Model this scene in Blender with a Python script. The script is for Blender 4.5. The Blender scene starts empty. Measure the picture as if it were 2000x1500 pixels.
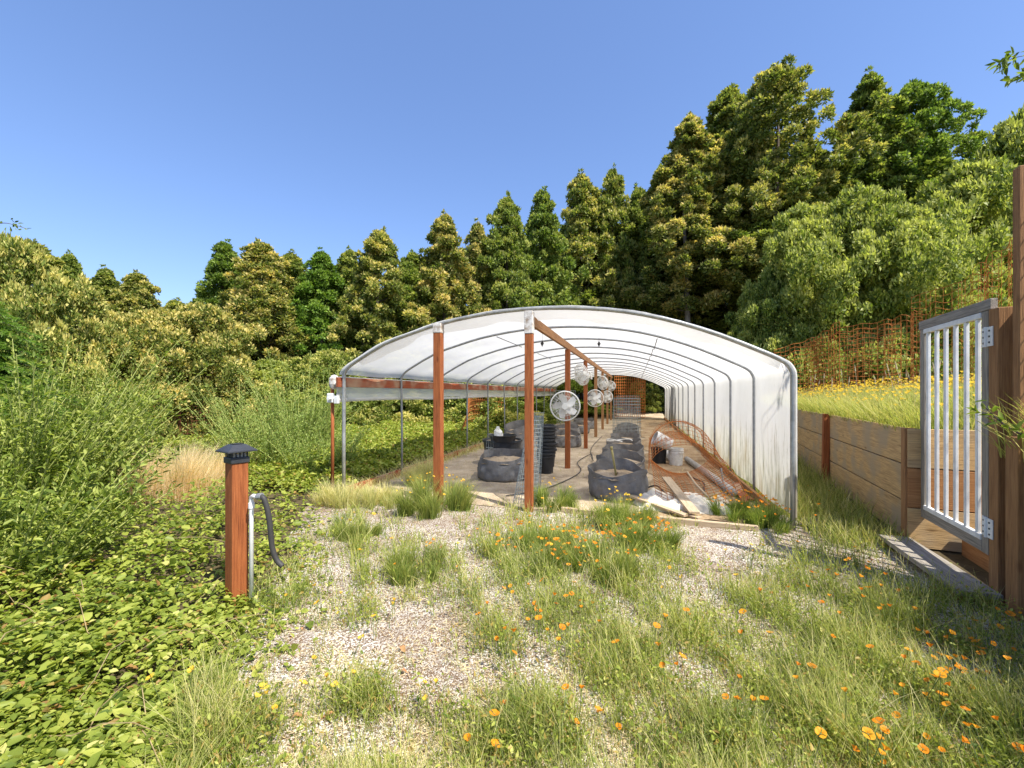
import bpy, math, random
import numpy as np
from mathutils import Vector, Matrix
R = math.radians
rnd = random.Random(7)
sc = bpy.context.scene
C = sc.collection

# ------------------------------------------------------------------ camera
F, H = 840.0, 1.6
TH = math.atan(240 / F)
CT, ST = math.cos(TH), math.sin(TH)
def W(px, d, z=0.0):                      # a point at depth d, height z
    xc = (px - 1000) / F * d
    return Vector((xc * CT - d * ST, xc * ST + d * CT, z))
def G(px, py, z=0.0):                     # the point at height z seen at px, py
    return W(px, F * (H - z) / (py - 768), z)
cam = bpy.data.objects.new('camera', bpy.data.cameras.new('camera'))
C.objects.link(cam)
cam.location = (0, 0, H)
cam.rotation_euler = (R(90), 0, TH)
cam.data.lens = F / 2000 * 36
cam.data.shift_y = 18 / 2000
cam.data.clip_start = 0.05
cam.data.clip_end = 1500
sc.camera = cam

# ------------------------------------------------------------------ light
SUN = Vector((0.86, -0.50, 0)).normalized()
ELEV = R(56)
sun_vec = Vector((SUN.x * math.cos(ELEV), SUN.y * math.cos(ELEV), math.sin(ELEV)))
sl = bpy.data.lights.new('sun', 'SUN')
sl.energy = 5.0
sl.angle = R(0.5)
sl.color = (1.0, 0.955, 0.87)
so = bpy.data.objects.new('sun', sl)
C.objects.link(so)
so.rotation_euler = sun_vec.to_track_quat('Z', 'Y').to_euler()
wd = bpy.data.worlds.new('World')
sc.world = wd
wd.use_nodes = True
nt = wd.node_tree
sky = nt.nodes.new('ShaderNodeTexSky')
sky.sky_type = 'NISHITA'
sky.sun_disc = False
sky.sun_elevation = ELEV
sky.sun_rotation = math.atan2(SUN.x, SUN.y)
sky.air_density = 1.0
sky.dust_density = 0.6
sky.ozone_density = 1.2
hs = nt.nodes.new('ShaderNodeHueSaturation')
hs.inputs['Saturation'].default_value = 1.08
hs.inputs['Hue'].default_value = 0.5
nt.links.new(sky.outputs[0], hs.inputs['Color'])
bg = nt.nodes['Background']
tn = nt.nodes.new('ShaderNodeMixRGB'); tn.blend_type = 'MULTIPLY'; tn.inputs[0].default_value = 1
tn.inputs[2].default_value = (.83, .95, 1.30, 1)
nt.links.new(hs.outputs[0], tn.inputs[1])
gm = nt.nodes.new('ShaderNodeGamma'); gm.inputs[1].default_value = .80
nt.links.new(tn.outputs[0], gm.inputs[0])
nt.links.new(gm.outputs[0], bg.inputs['Color'])
bg.inputs['Strength'].default_value = 0.146
vs = sc.view_settings
vs.view_transform = 'Standard'
vs.look = 'None'
vs.exposure = 0.87
vs.gamma = 1.0
sc.cycles.max_bounces = 8
sc.cycles.diffuse_bounces = 4
sc.cycles.transmission_bounces = 5
sc.cycles.transparent_max_bounces = 8
sc.cycles.sample_clamp_indirect = 6.0

# ------------------------------------------------------------------ materials
class NT:
    def __init__(s, name):
        s.m = bpy.data.materials.new(name)
        s.m.use_nodes = True
        s.t = s.m.node_tree
        s.t.nodes.clear()
        s.out = s.t.nodes.new('ShaderNodeOutputMaterial')
    def n(s, typ, **kw):
        nd = s.t.nodes.new('ShaderNode' + typ)
        for k, v in kw.items():
            if k.startswith('i_'):
                nd.inputs[k[2:].replace('_', ' ')].default_value = v
            else:
                setattr(nd, k, v)
        return nd
    def l(s, a, b):
        s.t.links.new(a, b)
    def ramp(s, fac, stops, interp='LINEAR'):
        r = s.n('ValToRGB')
        r.color_ramp.interpolation = interp
        e = r.color_ramp.elements
        while len(e) < len(stops):
            e.new(0.5)
        for el, (p, c) in zip(e, stops):
            el.position = p
            el.color = (*c, 1)
        s.l(fac, r.inputs[0])
        return r.outputs[0]
    def noise(s, vec, scale, detail=4, rough=.55):
        t = s.n('TexNoise')
        t.inputs['Scale'].default_value = scale
        t.inputs['Detail'].default_value = detail
        t.inputs['Roughness'].default_value = rough
        if vec is not None:
            s.l(vec, t.inputs['Vector'])
        return t.outputs['Fac']
    def mapping(s, vec, scale):
        m = s.n('Mapping')
        m.inputs['Scale'].default_value = scale
        s.l(vec, m.inputs['Vector'])
        return m.outputs[0]
    def mix(s, fac, a, b, typ='MIX'):
        m = s.n('MixRGB')
        m.blend_type = typ
        for i, v in ((0, fac), (1, a), (2, b)):
            if hasattr(v, 'is_linked'):
                s.l(v, m.inputs[i])
            elif i == 0:
                m.inputs[0].default_value = v
            else:
                m.inputs[i].default_value = (*v, 1)
        return m.outputs[0]
    def bsdf(s, color, rough=.7, metal=0, spec=.3, bump=None, bstr=.3, bdist=.01):
        b = s.n('BsdfPrincipled')
        if hasattr(color, 'is_linked'):
            s.l(color, b.inputs['Base Color'])
        else:
            b.inputs['Base Color'].default_value = (*color, 1)
        if hasattr(rough, 'is_linked'):
            s.l(rough, b.inputs['Roughness'])
        else:
            b.inputs['Roughness'].default_value = rough
        b.inputs['Metallic'].default_value = metal
        b.inputs['Specular IOR Level'].default_value = spec
        if bump is not None:
            bp = s.n('Bump')
            bp.inputs['Strength'].default_value = bstr
            bp.inputs['Distance'].default_value = bdist
            s.l(bump, bp.inputs['Height'])
            s.l(bp.outputs[0], b.inputs['Normal'])
        return b.outputs[0]
    def done(s, sh):
        s.l(sh, s.out.inputs['Surface'])
        return s.m
    def attr(s, name):
        return s.n('Attribute', attribute_name=name)
    def pos(s):
        return s.n('NewGeometry').outputs['Position']

def mat_wood(name, dark, mid, light, rough=.75, weather=None):
    t = NT(name)
    gc = t.attr('grain').outputs['Vector']
    a = t.noise(t.mapping(gc, (1.6, 22, 22)), 1.6, 6, .65)
    b = t.noise(t.mapping(gc, (2.5, 90, 90)), 2.0, 3, .6)
    k = t.noise(gc, 2.2, 2)
    col = t.ramp(a, [(.28, dark), (.5, mid), (.75, light)])
    col = t.mix(t.ramp(b, [(.3, (.55, .55, .55)), (.6, (1, 1, 1))]), (.0, .0, .0), col) if False else t.mix(.5, col, t.ramp(b, [(.32, tuple(c * .7 for c in dark)), (.62, light)]))
    if weather:
        col = t.mix(t.ramp(k, [(.44, (0, 0, 0)), (.60, (.85, .85, .85))]), col, weather)
    # knots
    v = t.n('TexVoronoi')
    v.inputs['Scale'].default_value = 1.0
    t.l(t.mapping(gc, (2.2, 7, 7)), v.inputs['Vector'])
    col = t.mix(t.ramp(v.outputs['Distance'], [(.05, (.8, .8, .8)), (.13, (0, 0, 0))]), col, dark)
    return t.done(t.bsdf(col, rough, 0, .25, b, .6, .008))

def mat_plain(name, col, rough=.5, metal=0, spec=.4, var=.25, scale=6, col2=None, bstr=.1):
    t = NT(name)
    p = t.n('TexCoord').outputs['Object']
    n = t.noise(p, scale, 6, .65)
    c2 = col2 if col2 else tuple(x * (1 - var) for x in col)
    c = t.ramp(n, [(.35, c2), (.62, col)])
    return t.done(t.bsdf(c, rough, metal, spec, t.noise(p, scale * 8, 3), bstr, .004))

def mat_leaf(name, stops, tipc, rough=.5, trans=.35, spec=.35, objtip=False, transc=1.5):
    t = NT(name)
    var = t.attr('var').outputs['Fac']
    tip = t.attr('tip').outputs['Fac']
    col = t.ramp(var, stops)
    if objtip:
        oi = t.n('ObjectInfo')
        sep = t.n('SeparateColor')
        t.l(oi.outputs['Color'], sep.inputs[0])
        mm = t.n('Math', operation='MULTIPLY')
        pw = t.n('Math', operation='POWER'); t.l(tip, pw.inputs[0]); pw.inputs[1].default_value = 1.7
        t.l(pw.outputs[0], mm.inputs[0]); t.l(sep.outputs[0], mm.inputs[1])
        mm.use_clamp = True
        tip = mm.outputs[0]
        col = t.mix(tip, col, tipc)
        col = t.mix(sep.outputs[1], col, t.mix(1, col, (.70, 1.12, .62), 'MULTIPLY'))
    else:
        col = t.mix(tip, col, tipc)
    b = t.bsdf(col, rough, 0, spec)
    tr = t.n('BsdfTranslucent')
    t.l(t.mix(1, col, (transc * .95, transc, transc * .5), 'MULTIPLY'), tr.inputs['Color'])
    mx = t.n('MixShader')
    mx.inputs[0].default_value = trans
    t.l(b, mx.inputs[1]); t.l(tr.outputs[0], mx.inputs[2])
    return t.done(mx.outputs[0])

M = {}
M['redwood'] = mat_wood('redwood', (.12, .028, .009), (.29, .078, .022), (.43, .145, .046))
M['redpaint'] = mat_wood('peeling red board', (.17, .035, .013), (.27, .062, .024), (.33, .09, .035), weather=(.36, .24, .15))
M['fir'] = mat_wood('fir beam', (.21, .085, .03), (.36, .165, .06), (.46, .24, .10))
M['tan'] = mat_wood('tan sleeper', (.20, .115, .045), (.53, .335, .145), (.68, .46, .22), weather=(.36, .28, .18))
M['grey'] = mat_wood('weathered grey wood', (.14, .115, .09), (.27, .235, .19), (.40, .36, .30))
M['brown'] = mat_wood('brown post', (.17, .075, .03), (.30, .145, .055), (.40, .21, .09))
M['plank'] = mat_wood('pale plank', (.30, .21, .13), (.44, .33, .21), (.55, .43, .29))
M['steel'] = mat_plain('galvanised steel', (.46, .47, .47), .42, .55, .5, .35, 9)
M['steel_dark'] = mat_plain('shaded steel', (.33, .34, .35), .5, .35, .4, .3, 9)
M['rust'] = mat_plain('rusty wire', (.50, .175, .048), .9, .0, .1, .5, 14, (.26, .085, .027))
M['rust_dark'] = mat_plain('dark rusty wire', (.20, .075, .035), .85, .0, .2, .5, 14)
M['galv'] = mat_plain('galvanised wire', (.30, .33, .32), .5, .4, .4, .3, 20)
M['white'] = mat_plain('white vinyl', (.80, .79, .76), .42, 0, .4, .22, 7)
M['fan'] = mat_plain('fan plastic', (.84, .83, .78), .4, 0, .45, .12, 8)
M['blackplastic'] = mat_plain('black plastic', (.028, .029, .032), .42, 0, .45, .3, 6)
M['tub'] = mat_plain('tub plastic', (.035, .042, .052), .45, 0, .45, .3, 6)
M['hose'] = mat_plain('black hose', (.05, .047, .043), .6, 0, .35, .3, 8)
M['lampmetal'] = mat_plain('lamp metal', (.055, .058, .066), .45, .3, .4, .25, 10)
M['lampglass'] = mat_plain('lamp glass', (.55, .53, .48), .2, 0, .6, .2, 10)
M['bucket'] = mat_plain('bucket plastic', (.76, .75, .72), .45, 0, .4, .16, 7, (.56, .54, .48))
M['pipegrey'] = mat_plain('grey pipe', (.44, .42, .38), .6, 0, .3, .3, 5)
M['tape'] = mat_plain('peeling white wrap', (.70, .67, .62), .7, 0, .3, .6, 16, (.28, .21, .15), .5)
M['bamboo'] = mat_plain('bamboo', (.45, .36, .13), .6, 0, .3, .4, 12)
M['bark'] = mat_plain('bark', (.17, .14, .115), .95, 0, .1, .5, 6, None, .8)
M['barkpale'] = mat_plain('pale bark', (.25, .215, .175), .95, 0, .1, .45, 4, None, .8)
M['shed'] = mat_plain('tarpaulin', (.80, .72, .58), .75, 0, .2, .2, 9, None, .5)
M['deadleaf'] = mat_plain('dead leaf', (.42, .21, .09), .8, 0, .2, .4, 30)

def mat_felt():
    t = NT('grow bag felt')
    p = t.n('TexCoord').outputs['Object']
    n = t.noise(p, 7, 5, .7)
    w = t.noise(t.mapping(p, (1, 1, 6)), 9, 4, .6)
    c = t.ramp(n, [(.25, (.115, .113, .11)), (.55, (.20, .195, .19)), (.85, (.33, .31, .28))])
    c = t.mix(t.ramp(w, [(.45, (0, 0, 0)), (.75, (.5, .5, .5))]), c, (.24, .20, .15))
    return t.done(t.bsdf(c, .95, 0, .1, n, .5, .02))
M['felt'] = mat_felt()

def mat_soil(name, a, b, c, sc_=30):
    t = NT(name)
    p = t.pos()
    n = t.noise(p, sc_, 6, .7)
    n2 = t.noise(p, 2.0, 3)
    col = t.mix(t.ramp(n2, [(.35, (0, 0, 0)), (.65, (1, 1, 1))]), t.ramp(n, [(.3, a), (.7, b)]), t.ramp(n, [(.3, b), (.7, c)]))
    return t.done(t.bsdf(col, .95, 0, .1, n, .9, .03))
M['potsoil'] = mat_soil('pot soil', (.20, .14, .085), (.42, .32, .21), (.58, .47, .34), 40)
M['stripsoil'] = mat_soil('strip soil', (.17, .105, .055), (.36, .245, .14), (.52, .40, .26), 26)
M['terrace'] = mat_soil('terrace soil', (.10, .085, .035), (.21, .17, .075), (.28, .22, .10), 12)

def mat_gravel():
    t = NT('shell gravel')
    p = t.pos()
    cols = []
    v = t.n('TexVoronoi'); v.inputs['Scale'].default_value = 105; t.l(p, v.inputs['Vector'])
    v2 = t.n('TexVoronoi'); v2.inputs['Scale'].default_value = 190; t.l(p, v2.inputs['Vector'])
    sep = t.n('SeparateColor'); t.l(v.outputs['Color'], sep.inputs[0])
    sep2 = t.n('SeparateColor'); t.l(v2.outputs['Color'], sep2.inputs[0])
    big = t.noise(p, 1.3, 5, .6)
    mid = t.noise(p, 6, 5, .65)
    # share of white chips follows a large noise
    th = t.n('Math', operation='MULTIPLY_ADD'); t.l(mid, th.inputs[0]); th.inputs[1].default_value = 1.1; th.inputs[2].default_value = -.12
    gt = t.n('Math', operation='LESS_THAN'); t.l(sep.outputs[0], gt.inputs[0]); t.l(th.outputs[0], gt.inputs[1])
    chip = t.ramp(sep.outputs[1], [(0, (.43, .38, .315)), (.5, (.61, .565, .49)), (1, (.74, .70, .63))])
    dirt = t.ramp(sep2.outputs[0], [(0, (.10, .062, .036)), (.6, (.21, .14, .085)), (1, (.36, .28, .20))])
    col = t.mix(gt.outputs[0], dirt, chip)
    far = t.mix(t.ramp(big, [(.42, (0, 0, 0)), (.62, (1, 1, 1))]), col, t.mix(.6, col, (.20, .13, .075)))
    # green litter soil well outside the yard
    hgt = t.n('Math', operation='SUBTRACT'); t.l(v.outputs['Distance'], hgt.inputs[1]); hgt.inputs[0].default_value = 1
    return t.done(t.bsdf(far, .9, 0, .2, hgt.outputs[0], .8, .012))
M['gravel'] = mat_gravel()

def mat_fabric():
    t = NT('dusty ground cloth')
    p = t.pos()
    n = t.noise(p, .9, 6, .65)
    m = t.noise(p, 4.5, 6, .7)
    s = t.noise(p, 60, 3, .6)
    c = t.ramp(n, [(.32, (.15, .115, .08)), (.5, (.36, .28, .19)), (.66, (.58, .465, .32))])
    c = t.mix(t.ramp(m, [(.50, (0, 0, 0)), (.66, (.75, .75, .75))]), c, (.60, .50, .37))
    c = t.mix(.35, c, t.ramp(s, [(.35, (.18, .13, .085)), (.65, (.58, .47, .33))]))
    return t.done(t.bsdf(c, .95, 0, .12, s, .6, .01))
M['fabric'] = mat_fabric()

def mat_dirt():
    t = NT('forest soil')
    p = t.pos()
    n = t.noise(p, 3, 6, .7)
    c = t.ramp(n, [(.3, (.045, .035, .02)), (.6, (.11, .085, .045)), (.8, (.20, .155, .085))])
    return t.done(t.bsdf(c, 1, 0, .1, n, .8, .05))
M['dirt'] = mat_dirt()

def mat_film(name, dirty):
    t = NT(name)
    p = t.pos()
    sx = t.n('SeparateXYZ'); t.l(p, sx.inputs[0])
    base = t.ramp(t.noise(p, 1.6, 5, .6), [(.3, (.74, .725, .69)), (.7, (.82, .805, .77))])
    if dirty:
        st = t.noise(t.mapping(p, (4, 4, .45)), 2.6, 6, .75)
        mr = t.n('MapRange'); t.l(sx.outputs[2], mr.inputs['Value'])
        mr.inputs['From Min'].default_value = 0.1; mr.inputs['From Max'].default_value = 1.5
        mr.inputs['To Min'].default_value = .22; mr.inputs['To Max'].default_value = -.08
        ad = t.n('Math', operation='ADD'); t.l(st, ad.inputs[0]); t.l(mr.outputs[0], ad.inputs[1])
        base = t.mix(t.ramp(ad.outputs[0], [(.56, (0, 0, 0)), (.74, (.8, .8, .8))]), base, t.ramp(t.noise(p, 1.2, 3), [(.4, (.22, .22, .17)), (.62, (.42, .30, .17))]))
        base = t.mix(t.ramp(t.noise(p, 9, 5, .7), [(.62, (0, 0, 0)), (.75, (.35, .35, .35))]), base, (.40, .38, .33))
    b = t.bsdf(base, .35, 0, .35, t.noise(t.mapping(p, (1.2, 5, 1.2)), 3.5, 6, .6), .35, .03)
    tr = t.n('BsdfTranslucent'); t.l(base, tr.inputs['Color'])
    mx = t.n('MixShader'); mx.inputs[0].default_value = .60
    t.l(b, mx.inputs[1]); t.l(tr.outputs[0], mx.inputs[2])
    tp = t.n('BsdfTransparent')
    mx2 = t.n('MixShader'); mx2.inputs[0].default_value = .18
    t.l(mx.outputs[0], mx2.inputs[1]); t.l(tp.outputs[0], mx2.inputs[2])
    return t.done(mx2.outputs[0])
M['film'] = mat_film('greenhouse film', True)
M['flap'] = mat_film('loose film', False)

M['leaf_tree'] = mat_leaf('tree leaves', [(0, (.040, .062, .012)), (.5, (.165, .205, .038)), (.85, (.32, .345, .085)), (1, (.42, .43, .13))], (.72, .56, .20), .5, .38, .22, True)
M['leaf_shrub'] = mat_leaf('shrub leaves', [(0, (.05, .085, .014)), (.5, (.19, .25, .038)), (1, (.46, .49, .12))], (.50, .50, .15), .5, .40, .2)
M['leaf_fir'] = mat_leaf('conifer needles', [(0, (.06, .12, .022)), (.6, (.15, .26, .045)), (1, (.34, .46, .10))], (.30, .42, .09), .55, .35, .2)
M['leaf_bramble'] = mat_leaf('bramble leaves', [(0, (.075, .12, .016)), (.5, (.25, .30, .045)), (.85, (.43, .45, .09)), (1, (.56, .52, .17))], (.38, .20, .07), .45, .38, .25)
M['broom'] = mat_leaf('broom stems', [(0, (.12, .19, .03)), (1, (.34, .42, .10))], (.42, .46, .14), .5, .3)
M['meadow'] = mat_leaf('meadow blades', [(0, (.075, .125, .018)), (.5, (.25, .31, .05)), (.8, (.46, .45, .12)), (1, (.64, .52, .23))], (.66, .54, .27), .6, .38, .12)
M['bluegrass'] = mat_leaf('poppy foliage', [(0, (.06, .11, .02)), (.6, (.19, .265, .05)), (1, (.42, .42, .11))], (.58, .48, .19), .6, .38, .12)
M['straw'] = mat_leaf('straw blades', [(0, (.55, .38, .20)), (.5, (.76, .58, .35)), (1, (.86, .74, .52))], (.86, .72, .48), .7, .38, .1)
M['paleblade'] = mat_leaf('pale blades', [(0, (.26, .31, .09)), (.5, (.50, .48, .20)), (1, (.72, .62, .34))], (.78, .66, .36), .6, .38, .12)
def mat_petal(name, c1, c2):
    t = NT(name)
    oi = t.n('ObjectInfo')
    col = t.mix(oi.outputs['Random'], c1, c2)
    b = t.bsdf(col, .5, 0, .2)
    tr = t.n('BsdfTranslucent'); t.l(col, tr.inputs['Color'])
    mx = t.n('MixShader'); mx.inputs[0].default_value = .4
    t.l(b, mx.inputs[1]); t.l(tr.outputs[0], mx.inputs[2])
    return t.done(mx.outputs[0])
M['petal'] = mat_petal('orange petals', (.80, .24, .010), (.82, .38, .025))
M['petal_y'] = mat_petal('yellow petals', (.80, .44, .03), (.78, .58, .07))
M['stem'] = mat_plain('flower stem', (.15, .20, .06), .6, 0, .3, .3, 20)

# ------------------------------------------------------------------ mesh tools
ORG = {}
class MB:
    def __init__(s):
        s.v = []; s.f = []; s.g = []
    def beam(s, p0, p1, w, h, up=(0, 0, 1), taper=1.0):
        p0, p1 = Vector(p0), Vector(p1)
        ax = (p1 - p0); L = ax.length; ax.normalize()
        up = Vector(up)
        if abs(ax.dot(up)) > .98:
            up = Vector((0, 1, 0))
        sd = ax.cross(up).normalized(); up = sd.cross(ax).normalized()
        return s.box_axes(p0, ax, L, sd, w, up, h, taper)
    def box_axes(s, p0, ax, L, sd, w, up, h, taper=1.0):
        b = len(s.v); o = rnd.uniform(0, 50)
        for t in (0, 1):
            k = taper if t else 1.0
            for a, c in ((-.5, -.5), (.5, -.5), (.5, .5), (-.5, .5)):
                s.v.append(p0 + ax * (L * t) + sd * (a * w * k) + up * (c * h * k))
                s.g.append((L * t + o, a * w + o * .37, c * h + o * .61))
        s.f += [(b, b + 3, b + 2, b + 1), (b + 4, b + 5, b + 6, b + 7), (b, b + 1, b + 5, b + 4), (b + 1, b + 2, b + 6, b + 5), (b + 2, b + 3, b + 7, b + 6), (b + 3, b, b + 4, b + 7)]
        return s
    def tube(s, pts, r, n=8, cap=True, r1=None):
        pts = [Vector(p) for p in pts]
        b = len(s.v); m = len(pts)
        prev = None
        acc = 0
        for i, p in enumerate(pts):
            d = (pts[min(i + 1, m - 1)] - pts[max(i - 1, 0)])
            if d.length < 1e-9:
                d = Vector((0, 0, 1))
            d.normalize()
            if prev is None:
                a = d.orthogonal().normalized()
            else:
                a = (prev - d * prev.dot(d))
                a = a.normalized() if a.length > 1e-6 else d.orthogonal().normalized()
            prev = a
            c = d.cross(a)
            rr = r if r1 is None else r + (r1 - r) * i / max(1, m - 1)
            if i:
                acc += (p - pts[i - 1]).length
            for k in range(n):
                t = 2 * math.pi * k / n
                s.v.append(p + a * (rr * math.cos(t)) + c * (rr * math.sin(t)))
                s.g.append((acc, rr * math.cos(t), rr * math.sin(t)))
        for i in range(m - 1):
            for k in range(n):
                k2 = (k + 1) % n
                s.f.append((b + i * n + k, b + i * n + k2, b + (i + 1) * n + k2, b + (i + 1) * n + k))
        if cap and n > 2:
            s.f.append(tuple(b + k for k in reversed(range(n))))
            s.f.append(tuple(b + (m - 1) * n + k for k in range(n)))
        return s
    def lathe(s, prof, n=32, c=(0, 0, 0), fn=None, close=False):
        b = len(s.v); c = Vector(c)
        for r, z in prof:
            for k in range(n):
                t = 2 * math.pi * k / n
                p = Vector((r * math.cos(t), r * math.sin(t), z))
                if fn:
                    p = fn(p, t)
                s.v.append(c + p); s.g.append(tuple(p))
        for i in range(len(prof) - 1):
            for k in range(n):
                k2 = (k + 1) % n
                s.f.append((b + i * n + k, b + i * n + k2, b + (i + 1) * n + k2, b + (i + 1) * n + k))
        if close:
            s.f.append(tuple(b + (len(prof) - 1) * n + k for k in range(n)))
        return s
    def grid(s, fn, nu, nv):
        b = len(s.v)
        for i in range(nu + 1):
            for j in range(nv + 1):
                p = Vector(fn(i / nu, j / nv))
                s.v.append(p); s.g.append(tuple(p))
        for i in range(nu):
            for j in range(nv):
                a = b + i * (nv + 1) + j
                s.f.append((a, a + nv + 1, a + nv + 2, a + 1))
        return s
    def xf(s, m):
        s.v = [m @ v for v in s.v]
        return s
    def build(s, name, mat, parent=None, bevel=0, smooth=False, loc=None, local=False):
        off = Vector((0, 0, 0))
        if parent is not None and not local:
            off = ORG.get(parent.name, off)
        if loc is not None and parent is None:
            off = Vector(loc)
        me = bpy.data.meshes.new(name)
        me.from_pydata([tuple(v - off) if not local else tuple(v) for v in s.v], [], s.f)
        at = me.attributes.new('grain', 'FLOAT_VECTOR', 'POINT')
        at.data.foreach_set('vector', np.array(s.g, dtype=np.float32).ravel())
        if smooth:
            me.polygons.foreach_set('use_smooth', [True] * len(me.polygons))
        me.materials.append(M[mat])
        me.update()
        o = bpy.data.objects.new(name, me)
        C.objects.link(o)
        if parent is not None:
            o.parent = parent
        elif loc is not None:
            o.location = loc
        ORG[o.name] = off
        if bevel:
            bm = o.modifiers.new('bevel', 'BEVEL'); bm.width = bevel; bm.segments = 2; bm.limit_method = 'ANGLE'
        return o

def tag(o, label=None, cat=None, group=None, kind=None):
    for k, v in (('label', label), ('category', cat), ('group', group), ('kind', kind)):
        if v:
            o[k] = v
    return o
def empty(name, loc, label, cat, group=None, rot=(0, 0, 0)):
    o = bpy.data.objects.new(name, None)
    C.objects.link(o)
    o.location = loc; o.rotation_euler = rot
    o.empty_display_size = .1
    ORG[o.name] = Vector(loc)
    return tag(o, label, cat, group)
def copy_tree(o, parent=None):
    c = o.copy()
    C.objects.link(c)
    c.parent = parent
    for ch in list(o.children):
        copy_tree(ch, c)
    return c

def np_mesh(name, co, quads=None, tris=None, attrs=None, mat=None):
    co = np.asarray(co, dtype=np.float32).reshape(-1, 3)
    loops = []; tot = []
    if quads is not None and len(quads):
        loops.append(np.asarray(quads, dtype=np.int32).ravel()); tot.append(np.full(len(quads), 4, np.int32))
    if tris is not None and len(tris):
        loops.append(np.asarray(tris, dtype=np.int32).ravel()); tot.append(np.full(len(tris), 3, np.int32))
    loops = np.concatenate(loops); tot = np.concatenate(tot)
    me = bpy.data.meshes.new(name)
    me.vertices.add(len(co)); me.vertices.foreach_set('co', co.ravel())
    me.loops.add(len(loops)); me.loops.foreach_set('vertex_index', loops)
    me.polygons.add(len(tot))
    st = np.concatenate([[0], np.cumsum(tot)[:-1]]).astype(np.int32)
    me.polygons.foreach_set('loop_start', st)
    try:
        me.polygons.foreach_set('loop_total', tot)
    except Exception:
        pass
    for k, a in (attrs or {}).items():
        at = me.attributes.new(k, 'FLOAT', 'POINT')
        at.data.foreach_set('value', np.asarray(a, dtype=np.float32))
    me.update(calc_edges=True)
    if mat:
        me.materials.append(M[mat])
    return me

def nrm(a):
    return a / np.maximum(np.linalg.norm(a, axis=1, keepdims=True), 1e-9)

def leaf_cards(name, pos, dr, up, L, Wd, var, tip, mat, fine=False):
    """many leaves in one mesh: rhombus cards, or folded six-point leaves when fine"""
    dr = nrm(dr); sd = nrm(np.cross(dr, up)); up = np.cross(sd, dr)
    L = L[:, None]; Wd = Wd[:, None]
    n = len(pos)
    if not fine:
        v = np.stack([pos, pos + dr * L * .45 + sd * Wd * .5 + up * Wd * .18, pos + dr * L, pos + dr * L * .45 - sd * Wd * .5 + up * Wd * .18], 1)
        q = np.arange(n * 4).reshape(n, 4)
        return np_mesh(name, v, q, None, {'var': np.repeat(var, 4), 'tip': np.repeat(tip, 4)}, mat)
    v = np.stack([pos,
                  pos + dr * L * .28 + sd * Wd * .46 + up * Wd * .16, pos + dr * L * .66 + sd * Wd * .36 + up * Wd * .10,
                  pos + dr * L - up * L * .12,
                  pos + dr * L * .66 - sd * Wd * .36 + up * Wd * .10, pos + dr * L * .28 - sd * Wd * .46 + up * Wd * .16], 1)
    b = np.arange(n)[:, None] * 6
    q = np.concatenate([b + np.array([[0, 1, 2, 3]]), b + np.array([[0, 3, 4, 5]])])
    return np_mesh(name, v, q, None, {'var': np.repeat(var, 6), 'tip': np.repeat(tip, 6)}, mat)

def blades(name, pos, h, lean, ang, w, var, tip, mat, droop=.25):
    n = len(pos)
    ts = np.array([0, .4, .75, 1.0]); ws = np.array([1, .9, .55, .0])
    ld = np.stack([np.cos(ang), np.sin(ang), np.zeros(n)], 1)
    a2 = ang + np.pi / 2 + (np.random.rand(n) - .5) * 2.0
    sd = np.stack([np.cos(a2), np.sin(a2), np.zeros(n)], 1)
    rows = []
    for t, k in zip(ts, ws):
        c = pos + ld * (h * lean * t ** 1.6)[:, None]
        c = c + np.array([0, 0, 1.0]) * (h * (t - droop * lean * t * t))[:, None]
        if k > 0:
            rows.append(c - sd * (w * k * .5)[:, None]); rows.append(c + sd * (w * k * .5)[:, None])
        else:
            rows.append(c)
    v = np.stack(rows, 1)
    b = np.arange(n)[:, None] * 7
    q = np.concatenate([b + np.array([[0, 1, 3, 2]]), b + np.array([[2, 3, 5, 4]])])
    tr = b + np.array([[4, 5, 6]])
    tt = np.stack([tip * 0, tip * 0, tip * .35, tip * .35, tip * .8, tip * .8, tip], 1)
    return np_mesh(name, v, q, tr, {'var': np.repeat(var, 7), 'tip': tt.ravel()}, mat)

def link(me, name, parent=None, loc=None):
    o = bpy.data.objects.new(name, me)
    C.objects.link(o)
    if parent is not None:
        o.parent = parent
    if loc is not None:
        o.location = loc
    return o

# ------------------------------------------------------------------ ground
np.random.seed(3)
def vnoise(x, y, s, seed=0):
    x = np.asarray(x, float); y = np.asarray(y, float)
    return (np.sin(x * s * 1.7 + seed) * np.cos(y * s * 1.3 - seed * 2.1) + .5 * np.sin(x * s * 3.1 + y * s * 2.3 + seed * 1.3) + .3 * np.cos(x * s * 5.7 - y * s * 6.1 + seed)) / 1.8
def ground_z(x, y):
    x = np.asarray(x, float); y = np.asarray(y, float)
    z = .025 * vnoise(x, y, 1.1, 2) * np.clip((8 - y) / 3, 0, 1)
    z = z + np.clip(y - 27.5, 0, 40) * .07
    return z
def ground_mesh():
    xs = np.concatenate([[-400, -150, -70, -40, -25], np.arange(-16, 8.01, .25), [12, 20, 40, 80, 160, 400]])
    ys = np.concatenate([[-60, -20, -8], np.arange(-3, 12.01, .25), np.arange(13, 60, 2), [80, 150, 400]])
    X, Y = np.meshgrid(xs, ys, indexing='ij')
    Z = ground_z(X, Y)
    co = np.stack([X, Y, Z], -1).reshape(-1, 3)
    nx, ny = len(xs), len(ys)
    i, j = np.meshgrid(np.arange(nx - 1), np.arange(ny - 1), indexing='ij')
    a = (i * ny + j).ravel()
    q = np.stack([a, a + ny, a + ny + 1, a + 1], 1)
    me = np_mesh('ground', co, q, None, None, 'dirt')
    return me
tag(link(ground_mesh(), 'ground'), kind='structure')
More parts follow.
